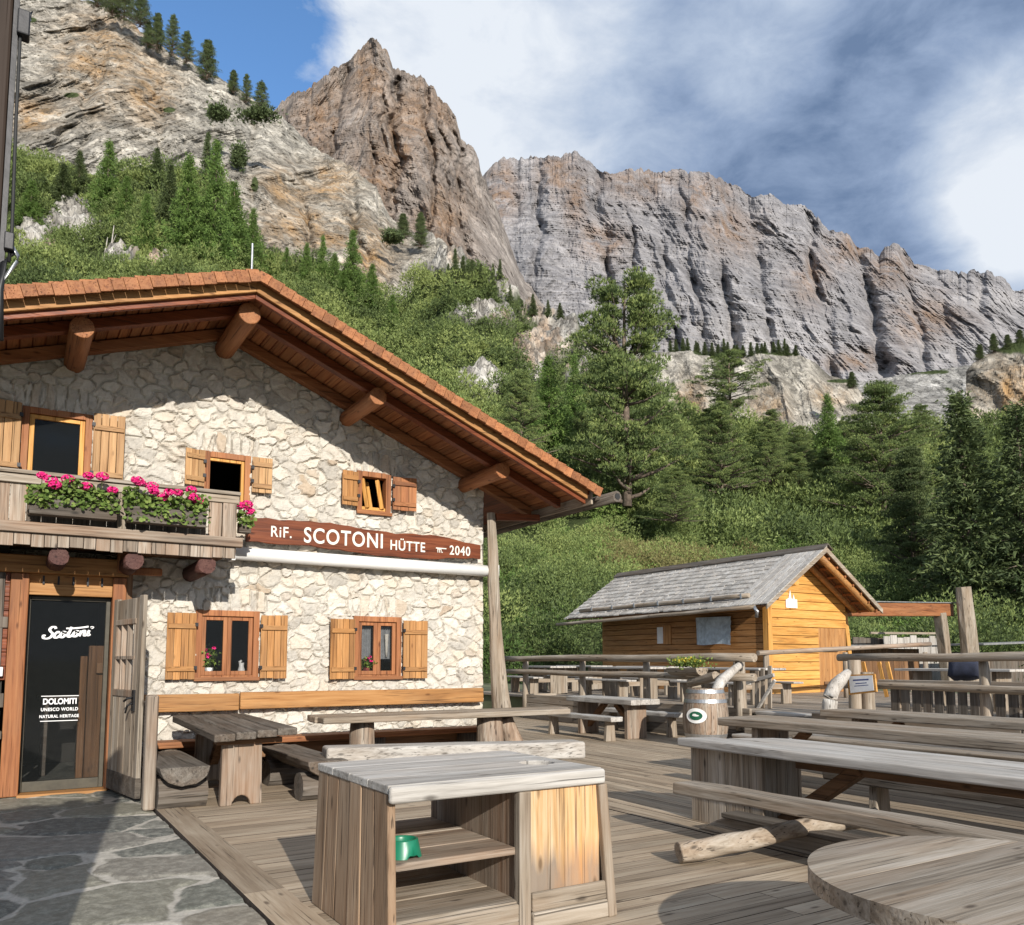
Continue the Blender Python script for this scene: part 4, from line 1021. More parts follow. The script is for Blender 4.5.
# open outer door leaf, hinged on the right post
hx, hy = 1.075, YV-.03; LEN = 1.02; ang = math.atan2(-1, .17)
def leafP(u, t, z): 
    c, s = math.cos(ang), math.sin(ang); return (hx+c*u-s*t, hy+s*u+c*t, z)
def lbox(mb, u0, u1, t0, t1, z0, z1): mb.add([leafP(u, t, z) for u in (u0, u1) for t in (t0, t1) for z in (z0, z1)], [(0, 1, 3, 2), (4, 6, 7, 5), (0, 4, 5, 1), (2, 3, 7, 6), (0, 2, 6, 4), (1, 5, 7, 3)])
lf = MB()
bx = [0, .13, .34, .56, .78, .90, LEN]
for i in range(6):
    if i in (1, 2, 3): lbox(lf, bx[i]+.003, bx[i+1]-.003, -.022, .022, .03, 1.10)
    elif i == 4: lbox(lf, bx[i]+.003, bx[i+1]-.003, -.022, .022, .03, 2.12)
    else: lbox(lf, bx[i]+.003, bx[i+1]-.003, -.024, .024, .03, 2.14)
lbox(lf, .133, .777, -.022, .022, 1.88, 2.12)
leaf = lf.build('open_door', wood('grey', 2), hut, bevel=.006)
q = MB(); lbox(q, .11, .82, -.034, .034, 1.06, 1.13); lbox(q, .11, .82, -.034, .034, 1.84, 1.90); lbox(q, .11, .80, -.028, .028, 1.46, 1.50)
for u in (.13, .33, .54, .775): lbox(q, u-.02, u+.02, -.028, .028, 1.13, 1.84)
q.build('lattice', wood('mixed', 2), leaf, bevel=.005)
q = MB(); lbox(q, 0.0, LEN, -.03, .03, .03, .24); q.build('kick_board', wood('dark', 0), leaf, bevel=.006)
q = MB(); lbox(q, .83, .90, -.045, -.025, .92, 1.14); q.tube([leafP(.86, -.05, 1.06), leafP(.84, -.09, 1.05), leafP(.74, -.09, 1.02)], .012, 8); q.tube([leafP(.88, -.05, 1.0), leafP(.86, -.09, .98), leafP(.80, -.09, .90)], .010, 8)
q.build('handle', M['iron'], leaf)
# ---- balcony
bal = thing('balcony_root', None, None, (0, 0, 0)) if False else None
YB = 9.70
q = MB(); q.box(-1.6, 2.27, YB-.06, YB+.12, 3.365, 3.405); q.box(-1.6, 2.26, YB-.03, YB+.07, 3.27, 3.362)
balc = q.build('balcony', wood('grey', 0), hut, bevel=.008)
q = MB(); x = -1.6
for x0, x1 in ((-1.6, -.35), (-.345, .13), ):
    x = x0
    while x < x1: w_ = random.uniform(.13, .19); q.box(x, min(x+w_, x1)-.006, YB+.01, YB+.04, 2.86, 3.30); x += w_
q.box(1.93, 2.07, YB-.005, YB+.03, 2.86, 3.27); q.box(2.08, 2.23, YB-.02, YB+.04, 2.86, 3.27)
q.build('balcony_boards', wood('mixed', 2), balc, bevel=.006)
q = MB(); x = .132
while x < 1.92: w_ = random.uniform(.12, .17); q.box(x, min(x+w_, 1.92)-.003, YB+.075, YB+.10, 2.86, 3.30); x += w_
q.build('balcony_boards', wood('dark', 2), balc, bevel=.006); q = MB(); q.box(.98, 1.07, YB-.01, YB+.05, 2.86, 3.27); q.build('balcony_post', wood('grey', 2), balc, bevel=.006)
q = MB(); q.box(-1.6, 2.30, YB-.09, YB+.02, 2.755, 2.865); q.box(2.20, 2.28, YB+.03, YW, 3.30, 3.38); q.build('balcony_beam', wood('mixed', 0), balc, bevel=.01)
q = MB(); x = -1.6
while x < 2.22: w_ = random.uniform(.105, .16); w_ = min(w_, 2.24-x); q.box(x, x+w_-.006, YB-.045, YB-.015, 2.62+random.uniform(-.012, .012), 2.752); x += w_
q.build('balcony_shingle_trim', wood('mixed', 2), balc, bevel=.004)
q = MB(); q.box(-1.6, 2.24, YB+.0, YW-.02, 2.70, 2.75); q.build('balcony_floor', wood('brown', 1), balc)
q = MB(); x = 2.24
for y in np.arange(YB+.1, YW-.1, .17): q.box(2.235, 2.262, y, y+.155, 2.86, 3.295)
q.build('balcony_boards', wood('brown', 2), balc, bevel=.005)
for lx in (.44, 1.17, 1.93):
    q = MB(); q.log((lx, 11.0, 2.52), (lx, YB-.0, 2.535), .10, .095, 4, 12, .08); q.build('balcony_joist', wood('maroon', 1), balc, smooth=True)
# ---- sign board, awning cassette, wall bench back
def wavy(n, x0, x1, zt, zb, a, sd_):
    rg = np.random.default_rng(sd_); xs_ = np.linspace(x0, x1, n)
    t = [(x, np.interp(x, *zt)+rg.uniform(-a, a)) for x in xs_]; b__ = [(x, np.interp(x, *zb)+rg.uniform(-a, a)) for x in xs_]
    return b__+t[::-1]
YS = YW-.155
q = MB(); q.prism(wavy(26, 2.56, 6.00, ([2.5, 3.6, 4.1, 4.6, 5.2, 6.0], [3.27, 3.30, 3.26, 3.23, 3.26, 3.17]), ([2.5, 3.4, 4.4, 5.2, 6.0], [2.96, 2.96, 2.90, 2.91, 2.97]), .012, 4), lambda a, b_, w_: (a, w_, b_), YS, YS+.05)
sg = tag(q.build('name_board', wood('red', 0), bevel=.008), 'dark red wavy-edged name board with white lettering fixed on the stone wall', 'sign')
ly = YS-.001
def word(body, size, x, z, off, sx=1.0):
    return sketch_text('lettering', body, size, (x, ly-.004, z), M['letter'], sg, .004, off, sx=sx)
word('RiF.', .20, 2.86, 3.05, .002, .85); word('SCOTONI', .285, 3.30, 3.01, .0045, .83); word('HÜTTE', .195, 4.53, 3.0, .003, .83); word('m.', .12, 5.27, 3.01, .001, .8); word('2040', .19, 5.47, 2.995, .0025, .84)
q = MB(); q.box(5.25, 5.42, ly-.006, ly-.001, 3.065, 3.08); q.build('lettering', M['letter'], sg)
q = MB(); q.tube([(2.42, YW-.16, 2.80), (6.24, YW-.16, 2.785)], [.085, .085], 20); q.box(2.42, 6.24, YW-.13, YW-.03, 2.78, 2.87)
aw = tag(q.build('awning_cassette', M['white'], smooth=True), 'long white rolled-up awning cassette under the name board', 'awning')
q = MB(); q.box(2.36, 2.419, YW-.24, YW-.03, 2.70, 2.88); q.box(6.241, 6.27, YW-.25, YW-.03, 2.70, 2.88); q.build('end_cap', M['white'], aw, bevel=.01)
wb = thing('wall_bench', 'long orange-brown plank bench along the foot of the stone wall', 'bench', (3.8, 10.4, 0))
for x0, x1, j in ((1.42, 2.535, 0), (2.545, 6.05, .008)):
    q = MB(); q.beam((x0, 10.56, .94+j), (x1, 10.56, .935+j), .06, .21, n=4, wob=.004); q.build('backrest', wood('orange', 0), wb, bevel=.012)
q = MB(); q.beam((1.45, 10.38, .47), (6.0, 10.38, .47), .34, .07, n=5, wob=.004); q.build('seat', wood('rust', 0), wb, bevel=.012)
q = MB(); q.box(1.6, 6.0, 10.5, 10.55, .2, .43); q.build('skirt', wood('brown', 0), wb)
for x in (1.7, 3.0, 4.3, 5.7): q = MB(); q.log((x, 10.40, 0), (x, 10.40, .435), .15, .14, 3, 12, .06); q.build('leg', wood('dark', 2), wb, smooth=True)
# ---- flower boxes
def flowerbox(x0, x1, y, z, label, seed, nfl, h=.17, d_=.16, trail=.1):
    rg = np.random.default_rng(seed); random.seed(seed)
    t = thing('flower_box', label, 'flower box', ((x0+x1)/2, y, z)); q = MB()
    q.box(x0, x1, y-d_/2, y-d_/2+.02, z, z+h); q.box(x0, x1, y+d_/2-.02, y+d_/2, z, z+h); q.box(x0+.001, x0+.02, y-d_/2+.021, y+d_/2-.021, z, z+h); q.box(x1-.02, x1-.001, y-d_/2+.021, y+d_/2-.021, z, z+h); q.box(x0+.021, x1-.021, y-d_/2+.021, y+d_/2-.021, z, z+.02)
    q.build('box', wood('dark', 0), t, bevel=.006)
    q = MB(); q.box(x0+.022, x1-.022, y-d_/2+.022, y+d_/2-.022, z+.021, z+h-.03); q.build('soil', M['soil'], t)
    n_ = int(620*(x1-x0)/.8); C = np.stack([rg.uniform(x0-.03, x1+.03, n_), y+rg.normal(-.02, .07, n_), z+h+rg.uniform(-.01, .17, n_)-.0], 1)
    C[:, 2] += .05*np.sin(C[:, 0]*9+seed)
    low = rg.random(n_) < .16; C[low, 1] = y-d_/2-rg.uniform(0, .05, low.sum()); C[low, 2] = z+h-rg.uniform(-.02, trail, low.sum())
    V = []; F_ = []; T = []
    for c in C:   # round scalloped leaves
        nrm_ = rg.normal(0, .6, 3)+np.array([0, -.8, .7]); nrm_ /= np.linalg.norm(nrm_); a = np.cross(nrm_, [0, 0, 1.0]); a /= np.linalg.norm(a)+1e-9; b_ = np.cross(nrm_, a); r = rg.uniform(.014, .028)
        o = len(V); V.append(c)
        for k in range(7):
            th = 2*PI*k/7; V.append(c+(a*math.cos(th)+b_*math.sin(th))*r+nrm_*r*.25)
        F_ += [(o, o+1+k, o+1+(k+1) % 7) for k in range(7)]; T += [float(np.clip(rg.normal(.5, .22), 0, 1))]*8
    npmesh('leaves', V, F_, M['gleaf'], t, tone=T)
    for i in range(nfl):
        fx = x0+(x1-x0)*(i+.5)/nfl+rg.uniform(-.05, .05); fz = z+h+rg.uniform(.13, .30); fy = y-.05+rg.uniform(-.06, .03)
        q = MB(); q.tube([(fx, y, z+h), (fx, fy, fz)], .004, 5)
        n_ = 60; dd = rg.normal(0, 1, (n_, 3)); dd /= np.linalg.norm(dd, axis=1)[:, None]; R_ = rg.uniform(.038, .058)
        V = []; F_ = []
        for v in dd:
            c = np.array([fx, fy, fz])+v*R_*np.array([1.2, 1, .8]); a = np.cross(v, rg.normal(0, 1, 3)); a /= np.linalg.norm(a); b_ = np.cross(v, a); r = .016
            o = len(V); V += [c-v*.006]+[c+(a*math.cos(k*1.2566)+b_*math.sin(k*1.2566))*r+v*.004 for k in range(5)]
            F_ += [(o, o+1+k, o+1+(k+1) % 5) for k in range(5)]
        q2 = npmesh('flower', V, F_, M['petal'], t)
        q.build('stem', M['gleaf'], q2)
    return t
flowerbox(.15, .955, YB-.15, 2.93, 'left weathered flower box of pink geraniums hanging on the balcony rail', 3, 8, trail=.10)
flowerbox(1.05, 1.86, YB-.15, 2.93, 'right weathered flower box of pink geraniums hanging on the balcony rail', 5, 10, trail=.16)
flowerbox(2.33, 2.47, YB+.30, 2.98, 'small flower box of pink geraniums at the right end of the balcony', 8, 3, d_=.12, h=.13, trail=.06)
# small things behind the ground-floor windows
def potted(x, y, z, hh, label, flow, seed, pot=M['white']):
    rg = np.random.default_rng(seed); t = thing('potted_plant', label, 'plant', (x, y, z))
    q = MB(); q.tube([(x, y, z), (x, y, z+.09)], [.04, .055], 14); q.build('pot', pot, t, smooth=True)
    n_ = 160; C = np.array([x, y, z+.09+hh*.5])+rg.normal(0, 1, (n_, 3))*np.array([.055, .04, hh*.28]); V, F_ = tufts(C, rg.normal(0, 1, (n_, 3)), .05, .03, 2, rg, .5, .3)
    npmesh('leaves', V, F_, M['gleaf'], t, tone=np.clip(rg.normal(.6, .2, len(V)), 0, 1))
    V = []; F_ = []
    for i in range(flow):
        C = np.array([x, y-.03, z+.1+hh*rg.uniform(.3, 1)])+rg.normal(0, .035, 3); vv, ff = tufts(np.tile(C, (8, 1)), rg.normal(0, 1, (8, 3)), .03, .025, 2, rg, .5, 0); F_.append(ff+len(np.concatenate(V)) if V else ff); V.append(vv)
    if V: npmesh('flower', np.concatenate(V), np.concatenate(F_), M['petal'], t)
potted(2.20, YW+.055, 1.27, .24, 'potted plant with pink blossoms behind the left ground-floor window', 6, 2)
potted(4.30, YW+.055, 1.26, .12, 'small pot with a red blossom behind the right ground-floor window', 5, 3, M['mat'])
q = MB(); q.tube([(2.60, YW+.06, 1.26), (2.60, YW+.06, 1.33), (2.60, YW+.06, 1.38), (2.60, YW+.06, 1.42)], [.04, .045, .03, .035], 12); q.tube([(2.57, YW+.055, 1.42), (2.60, YW+.055, 1.45)], [.02, .012], 8)
tag(q.build('figurine', M['white'], smooth=True), 'small white figurine on the inner sill of the left ground-floor window', 'figurine')
q = MB(); q.log((4.60, YW+.07, 1.50), (4.60, YW+.07, 1.82), .012, .03, 4, 8, .1); tag(q.build('hanging_ornament', M['letter'], smooth=True), 'slim white ornament hanging behind the right ground-floor window', 'ornament')
# person standing inside the small attic window
def person():
    t = thing('person', 'person in a dark red top standing in the dark behind the small open attic window', 'person', (2.42, YW+.48, 2.0))
    J = {'pel': (0, 0, .95), 'wst': (0, 0, 1.12), 'chs': (0, .0, 1.33), 'nck': (0, 0, 1.47), 'hed': (0, -.02, 1.56)}
    V = [(0, 0, .95), (0, 0, 1.12), (0, 0, 1.32), (0, 0, 1.44), (0, -.005, 1.52),
         (.10, 0, .90), (.11, 0, .50), (.11, .02, .08), (.11, -.12, .04),
         (-.10, 0, .90), (-.11, 0, .50), (-.11, .02, .08), (-.11, -.12, .04),
         (.18, 0, 1.40), (.23, .02, 1.12), (.22, -.10, .90), (.22, -.15, .82),
         (-.18, 0, 1.40), (-.23, .02, 1.12), (-.22, -.10, .90), (-.22, -.15, .82)]
    E = [(0, 1), (1, 2), (2, 3), (3, 4), (0, 5), (5, 6), (6, 7), (7, 8), (0, 9), (9, 10), (10, 11), (11, 12), (2, 13), (13, 14), (14, 15), (15, 16), (2, 17), (17, 18), (18, 19), (19, 20)]
    R = [.14, .12, .15, .06, .05, .09, .06, .04, .04, .09, .06, .04, .04, .065, .045, .032, .03, .065, .045, .032, .03]
    me = bpy.data.meshes.new('body'); me.from_pydata(V, E, []); o = bpy.data.objects.new('body', me); COL.objects.link(o); o.parent = t
    sm = o.modifiers.new('Skin', 'SKIN'); 
    if not me.skin_vertices: me.attributes.new('skin', 'FLOAT', 'POINT')
    for i, r in enumerate(R): me.skin_vertices[0].data[i].radius = (r, r*.8)
    me.skin_vertices[0].data[0].use_root = True
    o.modifiers.new('Sub', 'SUBSURF').render_levels = 2; me.materials.append(M['shirt'])
    import bmesh
    bm = bmesh.new(); bmesh.ops.create_icosphere(bm, subdivisions=4, radius=1)
    for v in bm.verts:
        x, y, z = v.co; w_ = .078*(1-.18*max(0, -z)); f = 1
        nose = .022*math.exp(-((x/.16)**2+((z+.12)/.22)**2)) if y < 0 else 0; nose *= (1 if z < .1 else .4)
        eye = -.010*(math.exp(-(((abs(x)-.38)/.16)**2+((z-.08)/.13)**2))) if y < 0 else 0
        mouth = -.005*math.exp(-((x/.3)**2+((z+.48)/.05)**2))+.004*math.exp(-((x/.28)**2+((z+.56)/.06)**2)) if y < 0 else 0
        ear = .018*math.exp(-(((abs(x)-1)/.08)**2+((z+.05)/.22)**2+((y-.1)/.15)**2))
        v.co = Vector((x*w_+math.copysign(ear, x), y*.095-nose-eye-mouth*-1*0-mouth, z*.118+1.62))
    me2 = bpy.data.meshes.new('head'); bm.to_mesh(me2); bm.free(); me2.materials.append(M['skin'])
    for p in me2.polygons: p.use_smooth = True
    h_ = bpy.data.objects.new('head', me2); COL.objects.link(h_); h_.parent = t
    bm = bmesh.new(); bmesh.ops.create_icosphere(bm, subdivisions=4, radius=1)
    for v in bm.verts:
        x, y, z = v.co; v.co = Vector((x*.086, y*.103+.012, z*.125+1.63))
    bmesh.ops.delete(bm, geom=[v for v in bm.verts if (v.co.y < -.035 and v.co.z < 1.69) or v.co.z < 1.55], context='VERTS')
    me3 = bpy.data.meshes.new('hair'); bm.to_mesh(me3); bm.free(); me3.materials.append(M['hair'])
    h3 = bpy.data.objects.new('hair', me3); COL.objects.link(h3); h3.parent = t
    for s in (-1, 1):
        bm = bmesh.new(); bmesh.ops.create_uvsphere(bm, u_segments=10, v_segments=8, radius=.011, matrix=Matrix.Translation((s*.030, -.083, 1.63))); me4 = bpy.data.meshes.new('eye'); bm.to_mesh(me4); bm.free(); me4.materials.append(M['letter'])
        e_ = bpy.data.objects.new('eye', me4); COL.objects.link(e_); e_.parent = h_
    for s in (-1, 1):      # hands: palm and five fingers grown as one skin each
        bx_, by_, bz_ = s*.22, -.16, .80
        Vh_ = [(bx_, by_, bz_), (bx_, by_-.03, bz_-.05)]; Eh = [(0, 1)]; Rh = [.022, .026]
        for k in range(4):
            fx_ = bx_+(k-1.5)*.018; l_ = (.03, .036, .033, .026)[k]; n_ = len(Vh_)
            Vh_ += [(fx_, by_-.045, bz_-.08), (fx_, by_-.055, bz_-.08-l_), (fx_, by_-.050, bz_-.08-l_*1.9)]; Eh += [(1, n_), (n_, n_+1), (n_+1, n_+2)]; Rh += [.010, .009, .008]
        n_ = len(Vh_); Vh_ += [(bx_-s*.03, by_-.02, bz_-.03), (bx_-s*.045, by_-.035, bz_-.06)]; Eh += [(0, n_), (n_, n_+1)]; Rh += [.011, .009]
        mh = bpy.data.meshes.new('hand'); mh.from_pydata(Vh_, Eh, []); oh = bpy.data.objects.new('hand', mh); COL.objects.link(oh); oh.parent = t
        oh.modifiers.new('Skin', 'SKIN')
        for i, r in enumerate(Rh): mh.skin_vertices[0].data[i].radius = (r, r)
        mh.skin_vertices[0].data[0].use_root = True; oh.modifiers.new('Sub', 'SUBSURF').render_levels = 1; mh.materials.append(M['skin'])
    t.scale = (.95,)*3
    return t
person()
# ================================================================== FURNITURE ON THE DECK
def arch_leg(x0, x1, y0, y1, z1, arch=.09, axis='x'):
    """board-on-edge leg with a half-round cut at the foot"""
    mb = MB(); cx_ = (x0+x1)/2; pts = [(x0, 0)]
    for k in range(0, 9): a = PI-PI*k/8; pts.append((cx_+math.cos(a)*arch, math.sin(a)*arch*1.1))
    pts += [(x1, 0), (x1-.01, z1), (x0+.01, z1)]
    mb.prism(pts, (lambda a, b_, w_: (a, w_, b_)) if axis == 'x' else (lambda a, b_, w_: (w_, a, b_)), y0, y1); return mb
# -- table with its end to the viewer, in front of the door side
t = thing('picnic_table', 'dark weathered plank table standing end-on beside the open door', 'table', (2.15, 9.2, 0))
q = MB()
for i in range(4):
    x = 1.78+i*.205; q.beam((x+.1, 8.32+random.uniform(-.02, .02), .695+.012*i), (x+.02, 10.2, .775), .20, .075, n=6, wob=.003)
q.build('tabletop', wood('dark', 1), t, bevel=.012)
for y in (8.55, 9.85): arch_leg(1.90, 2.31, y, y+.09, .61).build('leg', wood('mixed', 2), t, bevel=.012)
for y, z in ((8.6, .635), (9.9, .70)): q = MB(); q.beam((1.84, y, z), (2.5, y, z), .14, .055); q.build('cross_batten', wood('brown', 0), t, bevel=.008)
for ya in (8.64, 9.84): q = MB(); q.beam((2.1, ya, .30), (2.1, 9.40 if ya < 9 else 9.46, .63), .09, .09); q.build('brace', wood('brown', 1), t, bevel=.008)
def half_log_bench(x, y0, y1, label, r=.235, zt=.42, sup=((.45, .0), (.45, .0)), mat='dark'):
    t = thing('half_log_bench', label, 'bench', (x, (y0+y1)/2, 0))
    q = MB(); q.log((x, y0, zt), (x+.01, y1, zt), r, r*.95, 7, 12, .05, half=True, squash=.78); q.build('seat', wood(mat, 1), t, bevel=.01)
    for y in (y0+.28, y1-.35):
        q = MB(); q.log((x-.22, y, .135), (x+.24, y, .125), .16, .15, 4, 14, .06); q.build('support_log', wood('dark', 0), t, smooth=False)
    return t
half_log_bench(1.56, 8.50, 10.1, 'half-log bench beside the open door, left of the end-on table')
t2_ = half_log_bench(2.90, 8.25, 10.1, 'half-log bench right of the end-on table, behind the wooden cabinet', r=.22)
q = MB(); q.beam((1.335, 8.78, .54), (1.335, 8.78, 1.12), .13, .10, up=(0, 1, 0)); q.box(1.27, 1.40, 8.73, 8.83, 0, 1.10); q.box(1.33, 1.385, 8.85, 10.3, .62, 1.0)
q = MB(); q.box(1.215, 1.325, 8.70, 8.84, 0, 1.11)
bs = thing('bench_screen', 'upright plank end and back of the bench next to the open door', 'screen', (1.33, 9.4, 0)); q.build('post', wood('mixed', 2), bs, bevel=.02)
q = MB(); q.box(1.28, 1.33, 8.86, 10.2, .60, 1.02); q.build('back_plank', wood('dark', 1), bs, bevel=.015)
# -- long table parallel to the wall
t = thing('long_table', 'long weathered plank table standing parallel to the stone wall', 'table', (5.2, 9.75, 0))
q = MB()
for y, x0, x1 in ((9.47, 3.22, 6.78), (9.70, 3.19, 6.92), (9.93, 3.24, 6.98)): q.beam((x0, y, .74), (x1, y, .74), .225, .075, n=8, wob=.005)
q.build('tabletop', wood('grey', 0), t, bevel=.014)
for x in (3.72, 5.55):
    q = MB()
    if x < 4: q.log((x+.12, 9.7, 0), (x+.12, 9.7, .70), .17, .15, 4, 14, .05)
    else:
        q.log((x+.1, 9.65, 0), (x+.1, 9.68, .70), .2, .17, 4, 14, .05)
        q.log((x+.62, 9.7, 0), (x+.36, 9.7, .66), .17, .10, 4, 10, .10)
    q.build('leg', wood('mixed', 2), t, smooth=True)
b_ = thing('beam_bench', 'pale squared-log bench just behind the wooden cabinet', 'bench', (5, 9.2, 0))
q = MB(); q.beam((2.98, 8.62, .425), (6.0, 8.10, .385), .34, .20, n=8, wob=.008); q.build('seat', wood('pale', 0), b_, bevel=.03, seg=3)
for u in (.15, .85):
    x = 3.12+2.8*u; y = 8.68-.54*u; q = MB(); q.log((x, y-.17, .16), (x, y+.17, .16), .15, .15, 2, 12, .05); q.build('support_log', wood('dark', 1), b_)
# -- open cabinet with cup hole (foreground)
c = thing('wooden_cabinet', 'large open-fronted plank cabinet with a round hole in its top in the foreground', 'cabinet', (2.3, 4.35, 0))
X0, X1, Y0, Y1, ZT = 1.66, 2.98, 3.83, 4.90, .83
q = MB(); ys_ = np.linspace(0, 1, 7)
def quad_panel(mb, p00, p10, p11, p01, th, n_):
    """boards between two edges; p0x bottom, p1x top in xyz; th vector"""
    p00, p10, p11, p01, th = [Vector(p) for p in (p00, p10, p11, p01, th)]
    for i in range(n_):
        a, b__ = i/n_+.004, (i+1)/n_-.004
        A_, B_, C_, D_ = p00.lerp(p01, a), p00.lerp(p01, b__), p10.lerp(p11, b__), p10.lerp(p11, a)
        j = th*random.uniform(-.05, .05)
        mb.add([A_+j, B_+j, C_+j, D_+j, A_+th, B_+th, C_+th, D_+th], [(0, 1, 2, 3), (7, 6, 5, 4), (0, 4, 5, 1), (1, 5, 6, 2), (2, 6, 7, 3), (3, 7, 4, 0)])
quad_panel(q, (X0-.01, Y0-.05, 0), (X0, Y0+.015, ZT-.045), (X0, Y1, ZT-.02), (X0-.02, Y1+.03, 0), (.045, 0, 0), 6); q.build('side_panel', wood('cab', 2), c, bevel=.008)
q = MB(); quad_panel(q, (X1+.07, Y0-.05, 0), (X1, Y0+.02, ZT-.045), (X1, Y1, ZT-.045), (X1+.07, Y1+.03, 0), (-.045, 0, 0), 6); q.build('side_panel', wood('cab', 2), c, bevel=.008)
# top boards along x, rounded front, with the hole
top = MB(); yb__ = np.linspace(Y0, Y1, 5); HC = (2.80, 4.22, .105)
for i in range(4):
    y0, y1 = yb__[i]+.002, yb__[i+1]-.002
    x0, x1 = X0-.005, X1+.015
    # cut the circle out of the boards it touches
    N_ = 24; arc = []
    lo, hi = y0, y1; cx_, cy_, r_ = HC
    if cy_-r_ < hi and cy_+r_ > lo:
        ya, yb2 = max(lo, cy_-r_*.999), min(hi, cy_+r_*.999)
        Lp = [(x0, lo)]; ts = np.linspace(ya, yb2, 14)
        left = [(cx_-math.sqrt(max(0, r_*r_-(y-cy_)**2)), y) for y in ts]; right = [(cx_+math.sqrt(max(0, r_*r_-(y-cy_)**2)), y) for y in ts]
        pl = [(x0, lo)]+([(cx_, lo)] if ya > lo else [])+left+([(cx_, hi)] if yb2 < hi else [])+[(x0, hi)]
        pr_ = [(x1, lo)]+([(cx_, lo)] if ya > lo else [])+right+([(cx_, hi)] if yb2 < hi else [])+[(x1, hi)]
        for poly in (pl, pr_): top.prism(poly, lambda a, b__, w_: (a, b__, w_), ZT-.045, ZT)
    else: top.prism([(x0, y0), (x1, y0), (x1, y1), (x0, y1)], lambda a, b__, w_: (a, b__, w_), ZT-.045, ZT)
top.build('top', wood('pale', 0), c, bevel=.006)
q = MB(); q.box(X0-.01, X1+.012, Y0-.045, Y0-.003, ZT-.088, ZT-.002); q.build('top_edge', wood('pale', 0), c, bevel=.018, seg=3)
PXm = 2.42
q = MB(); q.tube([(2.80, 4.22, ZT-.40), (2.80, 4.22, ZT-.047)], .12, 24, cap=False); q.build('hole_liner', M['rubber'], c, smooth=True); q = MB(); q.tube([(2.80, 4.22, ZT-.41), (2.80, 4.22, ZT-.40)], .12, 24); q.build('hole_liner_bottom', M['rubber'], c)  # black liner added so the inside of the hole stays dark
q = MB(); q.box(PXm, PXm+.05, Y0+.03, Y1, .15, ZT-.048); q.build('partition', wood('mixed', 2), c, bevel=.005)
q = MB(); q.box(PXm-.012, PXm+.062, Y0-.035, Y0+.029, .0, ZT-.090); q.build('upright', wood('grey', 2), c, bevel=.008)
q = MB()
for y0, y1 in ((Y0+.015, Y0+.28), (Y0+.285, Y0+.62), (Y0+.625, Y1-.02)): q.box(X0+.046, PXm-.002, y0, y1, .40, .44)
q.build('shelf', wood('mixed', 0), c, bevel=.008)
q = MB()
for y0, y1 in ((Y0+.0, Y0+.33), (Y0+.335, Y0+.68), (Y0+.685, Y1-.02)): q.box(X0+.046, PXm+.05, y0, y1, .13, .165)
q.build('shelf', wood('grey', 0), c, bevel=.008)
q = MB(); q.box(X0+.04, PXm-.014, Y0-.035, Y0-.004, .0, .155); q.build('plinth', wood('grey', 0), c, bevel=.01)
q = MB(); xs_ = np.linspace(PXm+.065, X1-.02, 5)
for i in range(4): q.box(xs_[i]+.0005, xs_[i+1]-.0005, Y0-.012, Y0+.02, .15, ZT-.088)
q.build('front_panel', wood('stain', 2), c)
q = MB(); q.box(PXm+.064, X1+.03, Y0-.045, Y0-.014, .10, .20); q.box(PXm+.064, X1+.045, Y0-.055, Y0-.016, .0, .098); q.build('plinth', wood('grey', 0), c, bevel=.01)
q = MB(); q.beam((X1-.005+.045, Y0-.04, .0), (X1-.01, Y0-.02, ZT-.09), .06, .05, up=(0, 1, 0)); q.build('upright', wood('grey', 2), c, bevel=.008)
# green pet bowl on the shelf
t = thing('bowl', 'green plastic pet bowl standing on the shelf of the open cabinet', 'bowl', (1.81, 3.98, .44))
prof = [(.100, .0), (.097, .010), (.080, .082), (.078, .089), (.071, .089), (.067, .080), (.056, .035), (.0, .032)]
V = []; F_ = []; S_ = 32
for r_, z_ in prof:
    for k in range(S_): V.append((1.81+r_*math.cos(2*PI*k/S_), 3.99+r_*math.sin(2*PI*k/S_), .441+z_+(.018 if (z_ < .005 and (k % 8) in (0, 1, 2)) else 0)))
for i in range(len(prof)-1):
    for k in range(S_): a = i*S_+k; b2 = i*S_+(k+1) % S_; F_.append((a, b2, b2+S_, a+S_))
q = MB(); q.add(V, F_); q.build('shell', M['green'], t, smooth=True)
# -- round table, right foreground
t = thing('round_table', 'low round weathered plank table cut by the lower right corner', 'table', (3.74, 1.92, 0))
cx_, cy_, r_, zt = 3.70, 1.91, .825, .53
q = MB(); nb = 7; rg = np.random.default_rng(3)
for i in range(nb):
    y0 = -r_+2*r_*i/nb+.0005; y1 = -r_+2*r_*(i+1)/nb-.0005
    pts = []
    for y in np.linspace(max(y0, -r_*.9995), min(y1, r_*.9995), 12): pts.append((math.sqrt(r_*r_-y*y), y))
    for y in np.linspace(min(y1, r_*.9995), max(y0, -r_*.9995), 12): pts.append((-math.sqrt(r_*r_-y*y), y))
    q.prism(pts, lambda a, b__, w_: (cx_+a, cy_+b__, w_), zt-.085, zt+rg.uniform(-.0015, .0015))
q.build('tabletop', wood('grey', 0), t)
q = MB(); q.log((cx_, cy_, 0), (cx_, cy_, zt-.09), .24, .22, 4, 18, .05); q.build('pedestal', wood('grey', 2), t, smooth=True)
